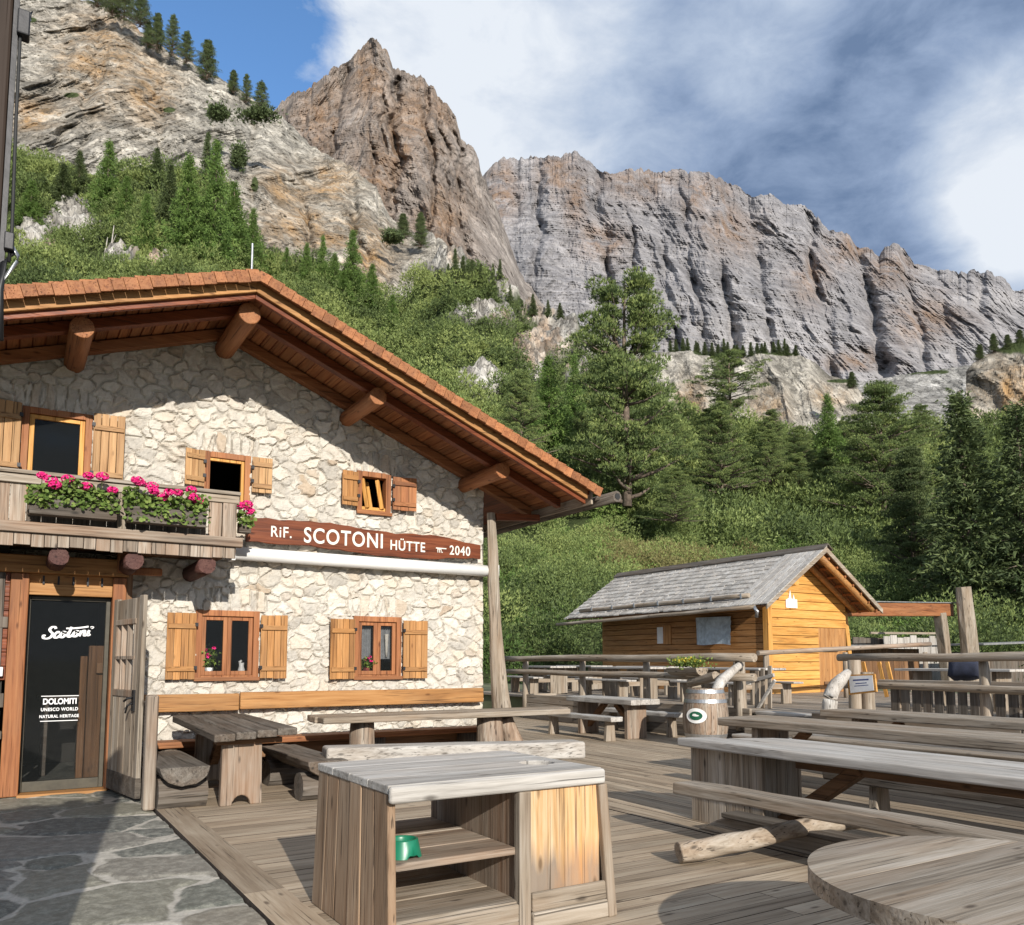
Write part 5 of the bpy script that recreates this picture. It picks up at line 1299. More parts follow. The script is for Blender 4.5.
# -- big picnic table, right
t = thing('picnic_table', 'big weathered table with a boarded pedestal in the right foreground', 'table', (5.7, 3.9, 0))
q = MB()
q.prism([(5.30, 5.66), (5.24, 4.4), (5.25, .9), (5.60, .9), (5.62, 5.50)], lambda a, b__, w_: (a, b__, w_), .668, .745)
q.prism([(5.625, 5.36), (5.605, .9), (6.02, .9), (6.08, 5.0), (6.0, 5.15)], lambda a, b__, w_: (a, b__, w_), .67, .747)
q.build('tabletop', wood('pale', 1), t, bevel=.016, seg=3)
for y0, y1 in ((4.78, 5.62), (1.2, 1.7)):
    q = MB(); n_ = 4
    for i in range(n_): q.box(5.43, 5.47, y0+(y1-y0)*i/n_+.002, y0+(y1-y0)*(i+1)/n_-.002, .0, .664)
    q.box(5.88, 5.92, y0, y1, 0, .664)
    for yy in (y0, y1-.04): 
        for i in range(3): q.box(5.472+i*.135, 5.472+(i+1)*.135-.004, yy+.001, yy+.039, 0, .662)
    q.build('pedestal', wood('brown' if y0 < 2 else 'grey', 2), t, bevel=.006)
for ya, yb_ in ((4.76, 4.0), (1.7, 2.4)): q = MB(); q.beam((5.66, ya, .10), (5.66, yb_, .62), .12, .10); q.build('brace', wood('brown', 1), t, bevel=.008)
q = MB(); q.box(5.62, 5.72, 1.7, 4.6, .56, .66); q.build('rail', wood('brown', 1), t, bevel=.008)
def plank_bench(name, label, p0, p1, w_, zt, th=.07, mat='grey', foot=True, legs=(.12, .88), low=False):
    t = thing(name, label, 'bench', ((p0[0]+p1[0])/2, (p0[1]+p1[1])/2, 0)); q = MB()
    th += .012; q.beam((p0[0], p0[1], zt-th/2), (p1[0], p1[1], zt-th/2), w_, th, n=11, wob=.011); ax = 1 if abs(p1[1]-p0[1]) > abs(p1[0]-p0[0]) else 0
    q.build('seat', wood(mat, ax), t, bevel=.014, seg=2)
    for u in legs:
        x, y = p0[0]+(p1[0]-p0[0])*u, p0[1]+(p1[1]-p0[1])*u; q = MB()
        if ax == 1: q.prism([(x-w_*.42, 0), (x+w_*.42, 0), (x+w_*.3, zt-th-.002), (x-w_*.3, zt-th-.002)], lambda a, b__, c_: (a, c_, b__), y-.04, y+.04)
        else: q.prism([(y-w_*.42, 0), (y+w_*.42, 0), (y+w_*.3, zt-th-.002), (y-w_*.3, zt-th-.002)], lambda a, b__, c_: (c_, a, b__), x-.04, x+.04)
        q.build('leg', wood('grey', 2), t, bevel=.01)
    return t
b1 = plank_bench('plank_bench', 'long weathered plank bench nearest the big boarded-pedestal table on its left', (4.84, 5.10), (4.98, .7), .26, .455, .075, 'grey', legs=(.5, .9))
q = MB(); q.prism([(4.93, .0), (5.02, .0), (3.2, .0)], lambda a, b__, w_: (a, b__, w_), 0, .01) if False else None
q = MB(); q.prism([(5.28, .0), (5.06, .11), (4.96, .15), (3.0, .15), (2.8, 0)], lambda a, b__, w_: (w_, a, b__), 5.16, 5.30); q.build('foot_beam', wood('grey', 1), b1, bevel=.015)
q = MB(); q.prism([(4.96, .152), (4.96, .195), (3.2, .195), (3.1, .152)], lambda a, b__, w_: (w_, a, b__), 5.12, 5.32); q.build('foot_board', wood('dark', 1), b1, bevel=.01)
q = MB(); q.log((4.17, 4.46, .080), (5.75, 3.95, .27), .078, .06, 9, 12, .12, bend=.014); q.build('sled_log', wood('grey', 0), b1, smooth=True, bevel=.012)
plank_bench('plank_bench', 'shaded plank bench on the far side of the big boarded-pedestal table', (6.62, 5.0), (6.60, 1.0), .28, .44, .07, 'dark')
# -- rows of tables behind it
def row_table(x0, x1, y0, y1, z, label, mat='grey', leg_y=None):
    t = thing('long_table', label, 'table', ((x0+x1)/2, (y0+y1)/2, 0)); n_ = max(2, round((x1-x0)/.27)); w_ = (x1-x0)/n_; q = MB()
    for i in range(n_): q.beam((x0+w_*(i+.5), y1+random.uniform(-.03, .03), z-.05), (x0+w_*(i+.5), y0, z-.05), w_-.006, .10, n=10, wob=.008)
    q.build('tabletop', wood(mat, 1), t, bevel=.014)
    for y in (leg_y or (y1-.5, y0+.5)):
        q = MB(); q.box(x0+.12, x1-.12, y-.05, y+.05, 0, z-.105); q.build('leg', wood('mixed', 2), t, bevel=.012)
        q = MB(); q.beam(((x0+x1)/2, y, .15), ((x0+x1)/2, y-.55 if y > (y0+y1)/2 else y+.55, z-.12), .1, .09); q.build('brace', wood('brown', 1), t)
    return t
row_table(7.62, 8.42, 1.6, 7.42, .745, 'second long weathered table behind the big one on the right')
plank_bench('plank_bench', 'light-edged plank bench in front of the second long table', (7.18, 6.95), (7.22, 1.5), .27, .46, .08, 'grey')
plank_bench('plank_bench', 'plank bench between the second long table and the terrace steps', (9.0, 7.3), (8.95, 1.5), .27, .46, .08, 'grey')
row_table(10.0, 10.7, 2.2, 7.75, .745, 'third long table, nearest the terrace railing on the right')
plank_bench('plank_bench', 'plank bench in front of the third long table', (9.65, 7.6), (9.62, 1.8), .25, .46, .07, 'pale')
# -- table beside the terrace wall, centre
t = row_table(9.72, 10.42, 11.55, 13.6, .735, 'weathered table with bench either side below the terrace wall', 'pale', leg_y=(11.85, 13.3))
plank_bench('plank_bench', 'plank bench on the left of the table below the terrace wall', (9.35, 11.5), (9.35, 13.7), .27, .44, .07, 'pale', legs=(.1, .9))
plank_bench('plank_bench', 'plank bench on the right of the table below the terrace wall', (10.85, 11.5), (10.85, 13.7), .27, .46, .07, 'pale', legs=(.1, .9))

# -- terrace edge: plank wall, railings
XT = 11.28
t = thing('terrace_wall', 'low wall of weathered planks that holds the raised terrace', 'retaining wall', (XT, 12, 0))
for z0, z1 in ((.0, .20), (.205, .39), (.395, .60)):
    for y0, y1 in ((1.5, 5.6), (5.61, 8.85), (10.15, 13.4), (13.41, 17.6)):
        q = MB(); q.beam((XT, y0, (z0+z1)/2), (XT, y1, (z0+z1)/2), .06, z1-z0, n=4, wob=.004); q.build('plank', wood('grey' if z0 else 'dark', 1), t, bevel=.012)
q = MB(); q.box(XT, 12.3, 17.6, 17.66, 0, .6); q.build('plank', wood('grey', 0), t)
def railing(label, x, y0, y1, posts, ztop, zmid, base=TZ, r=.075, mat='grey'):
    t = thing('railing', label, 'railing', (x, (y0+y1)/2, base))
    for z, rr in ((ztop, r), (zmid, r*.85)):
        if z is None: continue
        q = MB(); q.log((x, y0, z), (x, y1, z+random.uniform(-.02, .02)), rr*.9, rr*1.05, 8, 12, .05, bend=.012); q.build('rail', wood(mat, 1), t, smooth=True)
    for y in posts:
        q = MB(); q.log((x+.10, y, base-.35), (x+.10, y, ztop-.02), .085, .07, 3, 10, .07); q.build('post', wood(mat, 2), t, smooth=True)
    return t
railing('pole railing along the terrace edge between the hut and the barrel', 11.18, 18.6, 9.95, (17.5, 15.1, 12.9, 10.4), 1.50, 1.16)
railing('pole railing along the terrace edge at the right behind the long tables', 12.2, 9.0, 1.5, (8.75, 6.6, 4.4, 2.4), 1.50, 1.03, r=.07)
# steps up to the terrace between the two railings
t = thing('steps', 'low plank steps up to the terrace between the bent-log handrails', 'steps', (11.2, 9.0, 0))
for i, (x, z) in enumerate(((10.72, .19), (11.02, .38), (11.32, .56))):
    q = MB(); q.beam((x+.15, 8.0, z-.025), (x+.15, 10.1, z-.025), .29, .05, n=3, wob=.003); q.build('tread', wood('pale', 1), t, bevel=.01)
    q = MB(); q.box(x+.01, x+.05, 8.02, 10.08, z-.19, z-.052); q.build('riser', wood('grey', 1), t)
def bent(label, P, R_):
    q = MB(); C = catmull(P, 5); rr = np.interp(np.linspace(0, 1, len(C)), np.linspace(0, 1, len(R_)), R_)
    q.tube([tuple(p) for p in C], list(rr), 12, .05); return tag(q.build('bent_log', wood('pale', 2), smooth=True), label, 'handrail')
def pw(px, py, X): return tuple(wx(px, py, X))
bent('bent pale log handrail beside the barrel', [pw(710, 733, 10.2), pw(711, 716, 10.3), pw(715, 697, 10.4), pw(720, 683, 10.6), pw(729, 674, 10.9), pw(741, 664, 11.2)], [.12, .105, .09, .095, .085, .06])
bent('bent pale log handrail left of the framed notice', [pw(829, 716, 11.1), pw(830, 700, 11.1), pw(834, 688, 11.2), pw(841, 680, 11.3), pw(848, 672, 11.5)], [.12, .11, .11, .10, .06])
for label, px_, X_, y0p, y1p in (('post just right of the bent log beside the barrel', 741, 11.5, 722, 662), ('post behind the framed notice', 856, 11.8, 712, 660), ('leaning stump post right of the framed notice', 869, 11.9, 712, 672)):
    a = wx(px_, y0p, X_); q = MB(); q.log((a[0], a[1], .0), tuple(wx(px_-2, y1p, X_)), .13 if 'barrel' in label else .11, .10, 4, 10, .06); tag(q.build('post', wood('grey', 2), smooth=True), 'weathered '+label, 'post')
# stacked rough boards by the steps
t = thing('side_gate', 'small gate of upright weathered boards beside the steps', 'gate', (12.3, 11.3, TZ))
for i, px_ in enumerate((757, 763, 770)):
    a = wx(px_, 712, 12.3); q = MB(); q.beam((a[0], a[1], TZ), (a[0]+.02, a[1]+random.uniform(-.03, .03), 1.25+.05*i), .09, .03, up=(1, 0, 0)); q.build('board', wood('grey', 2), t, bevel=.008)
q = MB(); q.beam(pw(745, 683, 12.3), pw(774, 675, 12.3), .05, .07); q.beam(pw(757, 710, 12.25), pw(775, 680, 12.25), .05, .06); q.build('rail', wood('pale', 1), t, bevel=.008)
# barrel
t = thing('barrel', 'oak barrel with iron hoops and a white oval badge beside the bent log', 'barrel', (10.25, 10.05, 0)); bx_, by_ = 10.22, 10.2; Hb = .98
def rb(z): u = z/Hb; return .30+.085*math.sin(PI*min(1, max(0, u)))
q = MB(); ns = 24; zz = np.linspace(0, Hb, 11)
for k in range(ns):
    a0, a1 = 2*PI*k/ns+.006, 2*PI*(k+1)/ns-.006; V = []; F_ = []
    for z in zz:
        for a in (a0, (a0+a1)/2, a1): V.append((bx_+rb(z)*math.cos(a), by_+rb(z)*math.sin(a), z))
    for a in (a0, (a0+a1)/2, a1): V.append((bx_+(rb(Hb)-.03)*math.cos(a), by_+(rb(Hb)-.03)*math.sin(a), Hb))
    for i in range(len(zz)):
        for j in range(2): o = i*3+j; F_.append((o, o+1, o+4, o+3))
    q.add(V, F_)
q.build('staves', wood('mixed', 2), t)
q = MB(); q.tube([(bx_, by_, Hb-.05), (bx_, by_, Hb-.02)], rb(Hb)-.02, 32); q.build('lid', wood('grey', 0), t)
for z in (.03, .16, .74, .90):
    q = MB(); V = []; F_ = []
    for k in range(48):
        a = 2*PI*k/48
        for z_, e_ in ((z, .0), (z, .007), (z+.06, .007), (z+.06, .0)): V.append((bx_+(rb(z_)+e_)*math.cos(a), by_+(rb(z_)+e_)*math.sin(a), z_))
    for k in range(48):
        for j in range(4): F_.append((k*4+j, k*4+(j+1) % 4, ((k+1) % 48)*4+(j+1) % 4, ((k+1) % 48)*4+j))
    q.add(V, F_); q.build('hoop', M['steel'], t, smooth=False)
def oval(mb, R_, rx_, rz_, zc, a0, th):
    V = [(bx_+(rb(zc)+th)*math.cos(a0), by_+(rb(zc)+th)*math.sin(a0), zc)]; n_ = 36
    for k in range(n_):
        u = rx_*math.cos(2*PI*k/n_); z = zc+rz_*math.sin(2*PI*k/n_); a = a0+u/rb(zc); V.append((bx_+(rb(z)+th)*math.cos(a), by_+(rb(z)+th)*math.sin(a), z))
    F_ = [(0, 1+k, 1+(k+1) % n_) for k in range(n_)]; mb.add(V, F_)
a0 = math.atan2(-by_, -bx_)-.42
q = MB(); oval(q, 0, .185, .125, .53, a0, .010); bd = q.build('badge', M['white'], t)
q = MB(); oval(q, 0, .115, .072, .53, a0, .013); q.build('badge_centre', M['greenpaint'], bd)
q = MB(); oval(q, 0, .060, .014, .535, a0, .0155); oval(q, 0, .035, .012, .551, a0-.05, .0158); q.build('badge_emblem', M['white'], bd)
# planter with yellow flowers on the railing above the barrel
t = thing('flower_trough', 'small log trough of yellow flowers hung on the railing above the barrel', 'flower box', (10.95, 11.0, 1.2))
def pt(px, py, X): return tuple(wx(px, py, X))
q = MB(); q.log(pt(672, 668, 10.95), pt(702, 668, 10.9), .14, .14, 3, 12, .05, half=True); q.build('trough', wood('grey', 1), t)
q = MB(); q.log(pt(690, 683, 10.95), pt(716, 676, 10.9), .08, .09, 3, 10, .1); q.build('bracket_log', wood('grey', 1), t)
rg = np.random.default_rng(9); p_ = np.array(pt(688, 665, 10.93)); n_ = 500
C = p_+rg.normal(0, 1, (n_, 3))*np.array([.08, .20, .045])+np.array([0, 0, .03]); V, F_ = tufts(C, rg.normal(0, 1, (n_, 3))+np.array([0, 0, 1]), .07, .03, 2, rg, .4, .4)
npmesh('leaves', V, F_, M['gleaf'], t, tone=np.clip(rg.normal(.8, .2, len(V)), 0, 1))
C = p_+rg.normal(0, 1, (90, 3))*np.array([.06, .13, .02])+np.array([-.03, 0, .08]); V, F_ = tufts(C, rg.normal(0, 1, (90, 3)), .04, .04, 4, rg, .6, .3); npmesh('flower', V, F_, M['yellow'], t)
# framed notice
t = thing('notice_board', 'framed white notice leaning on the railing posts at the right', 'sign', (11.6, 8.2, .9))
A_, B_, C_, D_ = [Vector(wx(px_, py_, X_)) for px_, py_, X_ in ((850, 695, 11.55), (878, 692, 11.50), (876, 674, 11.55), (848, 675, 11.6))]
nn = (B_-A_).cross(D_-A_).normalized()
if nn.dot(Vector(EYE)-A_) < 0: nn = -nn
def slab(name, s, off, th, mat, par, bev=0):
    c_ = (A_+B_+C_+D_)/4; P = [c_+(p-c_)*s+nn*off for p in (A_, B_, C_, D_)]; q = MB(); q.add(P+[p+nn*th for p in P], [(0, 1, 2, 3), (7, 6, 5, 4), (0, 4, 5, 1), (1, 5, 6, 2), (2, 6, 7, 3), (3, 7, 4, 0)]); return q.build(name, mat, par, bevel=bev)
slab('frame', 1.0, 0, .03, wood('honey', 0), t, .005); slab('sheet', .84, .031, .004, M['paper'], t)
q = MB()
for v0, v1, u0, u1 in ((.66, .74, .22, .78), (.50, .55, .30, .70), (.38, .42, .25, .75)):
    pts_ = [A_.lerp(B_, u).lerp(D_.lerp(C_, u), v)+nn*.0365 for u, v in ((u0, v0), (u1, v0), (u1, v1), (u0, v1))]; q.add(pts_, [(0, 1, 2, 3)])
q.build('printed_lines', M['ink'], t)

# -- picnic sets on the terrace behind the railing
def picnic_set(label, x, y, rot=0):
    t = thing('picnic_set', label, 'picnic table', (0, 0, 0), 'picnic tables on the raised terrace')
    L = 2.2; q = MB()
    for i in range(4): q.box(-L/2, L/2, -.38+i*.19+.004, -.38+(i+1)*.19-.004, .70, .745)
    q.build('tabletop', wood('pale', 0), t, bevel=.008)
    for s in (-1, 1):
        q = MB(); q.box(-L/2, L/2, s*.72-.14, s*.72-.003, .42, .46); q.box(-L/2, L/2, s*.72+.003, s*.72+.14, .42, .46); q.build('seat', wood('pale', 0), t, bevel=.008)
        x_ = s*.75
        q = MB(); q.box(x_-.04, x_+.04, -.25, .25, 0, .698); q.build('leg', wood('grey', 2), t, bevel=.01)
        for s2 in (-1, 1): q = MB(); q.box(x_-.04, x_+.04, s2*.72-.12, s2*.72+.12, 0, .418); q.build('leg', wood('grey', 2), t, bevel=.01)
        q = MB(); q.beam((x_, -.75, .36), (x_, .75, .36), .05, .1); q.build('cross_beam', wood('grey', 1), t)
    t.location = (x, y, TZ); t.rotation_euler = (0, 0, rot); return t
ps = picnic_set('farthest left picnic table on the terrace, seen beside the hut corner post', 13.0, 19.0, 1.35)
dup(ps, (12.9, 15.4, TZ), 1.5, 'picnic table on the terrace behind the railing, between the hut and the barrel')
dup(ps, (14.9, 16.8, TZ), 1.57, 'picnic table on the terrace directly before the long wall of the shed')
dup(ps, (15.2, 20.3, TZ), 1.45, 'picnic table on the terrace by the far end of the shed')
dup(ps, (13.3, 12.4, TZ), 1.5, 'picnic table on the terrace behind the barrel')
row_t = [(13.6, 5.2, 'long table on the terrace behind the right-hand railing'), (15.2, 8.6, 'picnic table on the terrace before the lit shed gable'), (17.5, 6.2, 'picnic table on the terrace beneath the pergola beam')]
for x, y, l_ in row_t: dup(ps, (x, y, TZ), 1.55, l_)

# ================================================================== THE WOODEN SHED
S0, S1, G0, G1 = 17.65, 21.0, 15.2, 22.4; RXs = 19.08; RZs = 4.56; MS = .672
shd = thing('wooden_shed', 'small orange timber shed with a grey shingle roof on the terrace', 'shed', (S0, G0, TZ))
def rzs(x, d_=0): return RZs-d_-MS*abs(x-RXs)
q = MB(); z = TZ-.10
while z < 4.2:
    h_ = .242; zc = z+h_
    x0, x1 = S0, S1
    if True: k = (RZs-.17-z)/MS; x0, x1 = max(S0, RXs-k), min(S1, RXs+k)
    if k > .1:
        zt_ = z+h_-.014
        if z < 2.2: x1 = 19.75
        def hx_(zz): return max(.02, (RZs-.17-zz)/MS)
        q.prism([(x0, z), (x1, z), (x1 if z < 2.2 else min(S1, RXs+hx_(zt_)), zt_), (max(S0, RXs-hx_(zt_)), zt_)] if zc <= rzs(S0, .2) or True else [], lambda a, b__, w_: (a, w_, b__), G0, G0+.07)
    z += h_
q.build('gable_wall', wood('honey', 0), shd, bevel=.008)
q = MB(); z = TZ
while z < 2.95: q.box(S0+.0, S0+.07, G0+.075, G1, z, z+.162); q.box(S1-.07, S1, G0+.075, G1, z, z+.169); z += .175
q.box(S0, S1, G1, G1+.06, TZ, 3.3)
q.build('wall', wood('orange', 1), shd, bevel=.008)
q = MB(); q.box(S0-.05, S0+.12, G0-.05, G0-.003, TZ, 2.95); q.box(S0-.05, S0-.003, G0-.003, G0+.14, TZ, 2.9); q.build('corner_board', wood('honey', 2), shd, bevel=.008)
q = MB(); q.box(19.76, S1, G0+.03, G0+.068, TZ, 2.38); dd = q.build('door', wood('orange', 2), shd); q = MB(); q.box(19.95, 20.6, G0-.01, G0+.018, .75, .85); q.box(19.95, 20.6, G0-.01, G0+.018, 1.7, 1.8); q.build('door_batten', wood('brown', 0), dd)  # darker timber puts the shade on the gable's lower right into the colour
q = MB(); q.box(18.35, 18.85, G0+.8, G0+.81, 0, .1) if False else None
# window openings on the long wall
q = MB(); q.box(S0-.03, S0-.004, 19.0, 19.5, 1.95, 2.55); fw = q.build('window', wood('orange', 2), shd); q = MB(); q.box(S0-.035, S0-.031, 19.35, 19.62, 1.98, 2.5); q.build('pane', M['paper'], fw)
# cloth hanging in front of the long wall
V = []; F_ = []; n_ = 18
A1, A2 = wx(696, 625, S0-.12), wx(731, 623, S0-.12)
for i in range(n_):
    for j in range(12):
        u, v = i/(n_-1), j/11; y = A1[1]+(A2[1]-A1[1])*u; V.append((S0-.13+.03*math.sin(9*u+2*v)+.015*math.sin(23*u*v+3), y, 2.72-.02*u-(.80+.02*math.sin(7*u))*v))
for i in range(n_-1):
    for j in range(11): a = i*12+j; F_.append((a, a+1, a+13, a+12))
q = MB(); q.add(V, F_); tag(q.build('hanging_cloth', M['cloth'], smooth=True), 'faded pale blue cloth hanging on the long wall of the shed', 'cloth')
q = MB()
yf, yb3 = 14.35, 23.3
for sgn, xe in ((-1, 16.68), (1, 21.45)):
    q.prism([(RXs, RZs-.06), (xe, rzs(xe, .06)), (xe, rzs(xe, .10)), (RXs, RZs-.10)], lambda a, b__, w_: (a, w_, b__), yf+.05, yb3-.05)
sroof = q.build('roof', wood('brown', 1), shd)
q = MB(); rg = np.random.default_rng(2)
for sgn, xe in ((-1, 16.62), (1, 21.5)):
    L = abs(xe-RXs); u = L; row = 0
    while u > .02:
        y = yf+(row % 2)*.1
        while y < yb3:
            wd = rg.uniform(.16, .34); y1 = min(y+wd, yb3); u0 = u+rg.uniform(-.02, .02); u1 = max(0, u-.34); j = rg.uniform(0, .012)
            smooth_edge = (sgn == -1 and y < yf+1.9)
            q.prism([(RXs+sgn*u0, RZs-MS*u0+.012+j), (RXs+sgn*u1, RZs-MS*u1-.035), (RXs+sgn*u1, RZs-MS*u1-.055), (RXs+sgn*u0, RZs-MS*u0-.022+j)], lambda a, b__, w_: (a, w_, b__), y+.003, y1-.003); y = y1
        u -= .205; row += 1
q.build('shingles', wood('pale', 0), sroof)
q = MB()                                       # wide boards covering the near verge
for i in range(5):
    y0 = yf-.06+i*.26; q.prism([(16.60, rzs(16.60)+.03), (RXs-.02, RZs+.03), (RXs-.02, RZs+.0), (16.60, rzs(16.60)+.0)], lambda a, b__, w_: (a, w_, b__), y0, y0+.25)
q.build('verge_boards', wood('pale', 0), sroof, bevel=.006)
q = MB(); q.prism([(RXs-.2, RZs-.10), (RXs, RZs+.05), (RXs+.2, RZs-.10), (RXs+.2, RZs-.06), (RXs, RZs+.10), (RXs-.2, RZs-.06)], lambda a, b__, w_: (a, w_, b__), yf-.08, yb3+.05); q.build('ridge_cap', wood('dark', 1), sroof, bevel=.01)
q = MB()
for sgn, xe in ((-1, 16.62), (1, 21.5)): q.prism([(RXs, RZs-.0), (xe, rzs(xe)-.0), (xe, rzs(xe)-.14), (RXs, RZs-.15)], lambda a, b__, w_: (a, w_, b__), yf-.03, yf+.02)
q.build('barge_board', wood('grey', 0), sroof, bevel=.006)
for yy in (yf+.16, G0-.12):
    q = MB(); q.log((RXs-.05, yy, RZs-.26), (21.25, yy, rzs(21.25)-.20), .095, .085, 5, 12, .04); q.build('log_rafter', wood('orange', 0), sroof, smooth=True)
for x_, o_ in ((17.9, -.23),):
    q = MB(); z_ = rzs(x_)+o_; q.log((x_, G1, z_), (x_, yf+.06, z_), .09, .10, 4, 12, .04); q.build('purlin', wood('honey', 1), sroof, smooth=True)
q = MB()
for y in np.arange(yf+.12, G0, .5):
    for sgn, xe in ((1, 21.4), (-1, 16.8)): q.prism([(RXs, RZs-.102), (xe, rzs(xe, .102)), (xe, rzs(xe, .17)), (RXs, RZs-.17)], lambda a, b__, w_: (a, w_, b__), y, y+.07)
for k in np.arange(.15, 2.3, .34):
    q.box(RXs+k, RXs+k+.05, yf+.03, G0, rzs(RXs+k)-.24, rzs(RXs+k)-.18)
q.build('rafter', wood('rust', 1), sroof)
for z_, x_, r_, mt, y0, y1 in ((rzs(16.62)-.10, 16.52, .055, 'grey', yf+.3, yb3+.3), (rzs(16.9)+.06, 16.88, .06, 'grey', yf+.8, yb3-.6)):
    q = MB(); q.log((x_, y0, z_+.03), (x_, y1, z_-.1 if x_ < 16.6 else z_), r_, r_, 10, 10, .06, bend=.01); q.build('gutter' if x_ < 16.6 else 'snow_pole', wood(mt, 1), sroof, smooth=True)
q = MB()
for y in np.arange(yf+1, yb3-.6, 1.1): q.box(16.80, 16.98, y, y+.05, rzs(16.9)+.02, rzs(16.9)+.15)
q.build('pole_hook', M['steel'], sroof)
q = MB(); q.tube([(16.52, yf+.32, rzs(16.62)-.07), (16.50, yf+.2, rzs(16.62)-.2), (16.52, yf+.25, rzs(16.62)-.34)], .05, 8); q.build('downspout', M['steel'], sroof, smooth=True)
# white bell-like ornament and dark iron hook on the gable
p_ = wy(791, 600, G0-.02); q = MB(); pts_ = [(-.22, -.22), (.24, -.22), (.24, .02), (.14, .02), (.10, .16), (.06, .02), (.0, .04), (-.04, .28), (-.10, .05), (-.22, .0)]
q.prism([(p_[0]+a, p_[2]+b__) for a, b__ in pts_], lambda a, b__, w_: (a, w_, b__), G0-.035, G0-.01); tag(q.build('gable_ornament', M['white']), 'small white cut-out ornament high on the lit shed gable', 'ornament')
# pergola beam and posts right of the shed
t = thing('pergola', 'timber pergola of one thick beam and posts joining the shed on its right', 'pergola', (24, 15.5, TZ))
q = MB(); q.beam((20.9, 15.5, 2.96), (27.0, 15.5, 3.14), .24, .42, n=5, wob=.01); q.build('beam', wood('rust', 0), t, bevel=.03)
q = MB(); q.beam((26.6, 15.45, TZ), (26.35, 15.5, 3.02), .32, .3, up=(0, 1, 0), n=4, wob=.015); q.build('post', wood('grey', 2), t, bevel=.03)
q = MB(); q.beam((21.45, 15.4, TZ), (21.25, 15.45, 2.9), .16, .16, up=(0, 1, 0)); q.build('post', wood('honey', 2), t, bevel=.02)
q = MB(); q.beam((20.9, 15.55, 3.20), (27.2, 15.55, 3.38), .42, .03); q.build('cover_board', M['zinc'], t)
a = wy(972, 660, 15.0); q = MB(); q.log((a[0], 15.0, TZ), (wy(963, 587, 15.0)[0], 15.0, wy(963, 587, 15.0)[2]), .30, .24, 6, 10, .07); tag(q.build('tree_stump_post', wood('grey', 2), smooth=False), 'thick upright weathered trunk at the right end of the pergola', 'post')
t = thing('board_screen', 'pale grey board screen seen under the pergola beam', 'fence', (28, 18.5, TZ))
q = MB(); x = wy(884, 640, 18.5)[0]
for i in range(9):
    w_ = .42; q.box(x, x+w_-.03, 18.5, 18.54, TZ, 2.35+.06*math.sin(i*2)); x += w_
q.build('boards', wood('pale', 2), t, bevel=.01)
x0 = wy(852, 640, 18.8)[0]; q = MB(); q.box(x0, x0+1.9, 18.75, 18.8, TZ, 2.3); q.build('boards', wood('dark', 2), t)
q = MB(); q.beam((x0+.6, 18.45, 2.45), (x+.3, 18.45, 2.52), .06, .08); q.build('rail', wood('grey', 0), t)
# dark boarded lean-to and far fence at the right edge
t = thing('store_wall', 'dark boarded store wall under the pergola', 'wall', (24, 17, TZ))
q = MB()
for i in range(22): q.box(20.6+i*.3, 20.6+i*.3+.285, 16.8, 16.86, TZ, 1.85)
q.build('boards', wood('brown', 2), t)
q = MB(); q.beam((20.4, 16.6, 1.90), (27.6, 16.6, 1.95), .8, .05); q.build('top_board', M['zinc'], t)
t = thing('far_railing', 'rough pole railing crossing in front of the lit shed gable', 'railing', (18, 13, TZ))
q = MB(); q.log(tuple(wy(758, 653, 12.6)), tuple(wy(930, 644, 12.6)), .055, .06, 6, 10, .05); q.build('rail', wood('mixed', 0), t, smooth=True)
for px_ in (766, 845, 925): a = wy(px_, 651, 12.65); q = MB(); q.log((a[0], 12.65, TZ), (a[0], 12.65, a[2]-.03), .07, .06, 3, 10, .05); q.build('post', wood('grey', 2), t, smooth=True)
t = thing('leaning_bundle', 'three slim light wooden slats leaning behind the framed notice', 'slats', (15, 10.4, TZ))
for px_ in (868, 884, 892):
    a = wx(px_+3, 697, 14.0); b__ = wx(px_-5, 662, 14.0); q = MB(); q.beam(tuple(a), tuple(b__), .07, .03, up=(1, 0, 0)); q.build('slat', wood('honey', 2), t)
t = thing('far_fence', 'dark low fence under a dark roof edge at the right edge of the photo', 'fence', (33, 16, TZ))
q = MB(); q.box(28.6, 40, 16.5, 16.56, TZ, 1.75); q.build('boards', wood('dark', 2), t)
q = MB(); q.beam((28.4, 16.0, 2.0), (40, 15.6, 2.35), 1.6, .06); q.build('top_board', M['zinc'], t); q = MB(); q.log(tuple(wy(985, 604, 22)), tuple(wy(1060, 602, 22)), .11, .09, 5, 8, .1); q.build('pole', wood('dark', 0), t)
# dark tarpaulin bundle on the terrace
q = MB(); q.log(tuple(wx(955, 668, 14.4)), tuple(wx(985, 670, 14.4)), .22, .16, 5, 12, .15); tag(q.build('tarpaulin_bundle', M['darkfab'], smooth=True), 'dark navy bundle lying behind the right railing', 'bundle')

# ================================================================== NEAR POST WITH PULLEYS (left edge)
Yp_ = 2.6
t = thing('awning_post', 'dark timber post with a black iron strap and cable at the left edge', 'post', (-.05, Yp_, 0))
def at(px, py): return wy(px, py, Yp_)
xr0 = at(8, 100)[0]
q = MB(); q.box(xr0-.16, xr0, Yp_, Yp_+.14, 0, 3.6); q.build('timber', wood('umber', 2), t, bevel=.008)
q = MB(); q.box(xr0+.001, xr0+.014, Yp_-.004, Yp_+.05, 0, 3.6); q.build('strap', M['iron'], t)
q = MB(); q.tube([tuple(at(24, 14)), tuple(at(20, 40)), tuple(at(16, 120)), tuple(at(12, 230)), tuple(at(9, 262))], .0045, 8); q.build('cable', M['rubber'], t, smooth=True)
a = at(22, 26); q = MB(); q.box(a[0]-.012, a[0]+.020, Yp_-.02, Yp_+.02, a[2]-.035, a[2]+.04); q.build('bracket', M['iron'], t, bevel=.004)
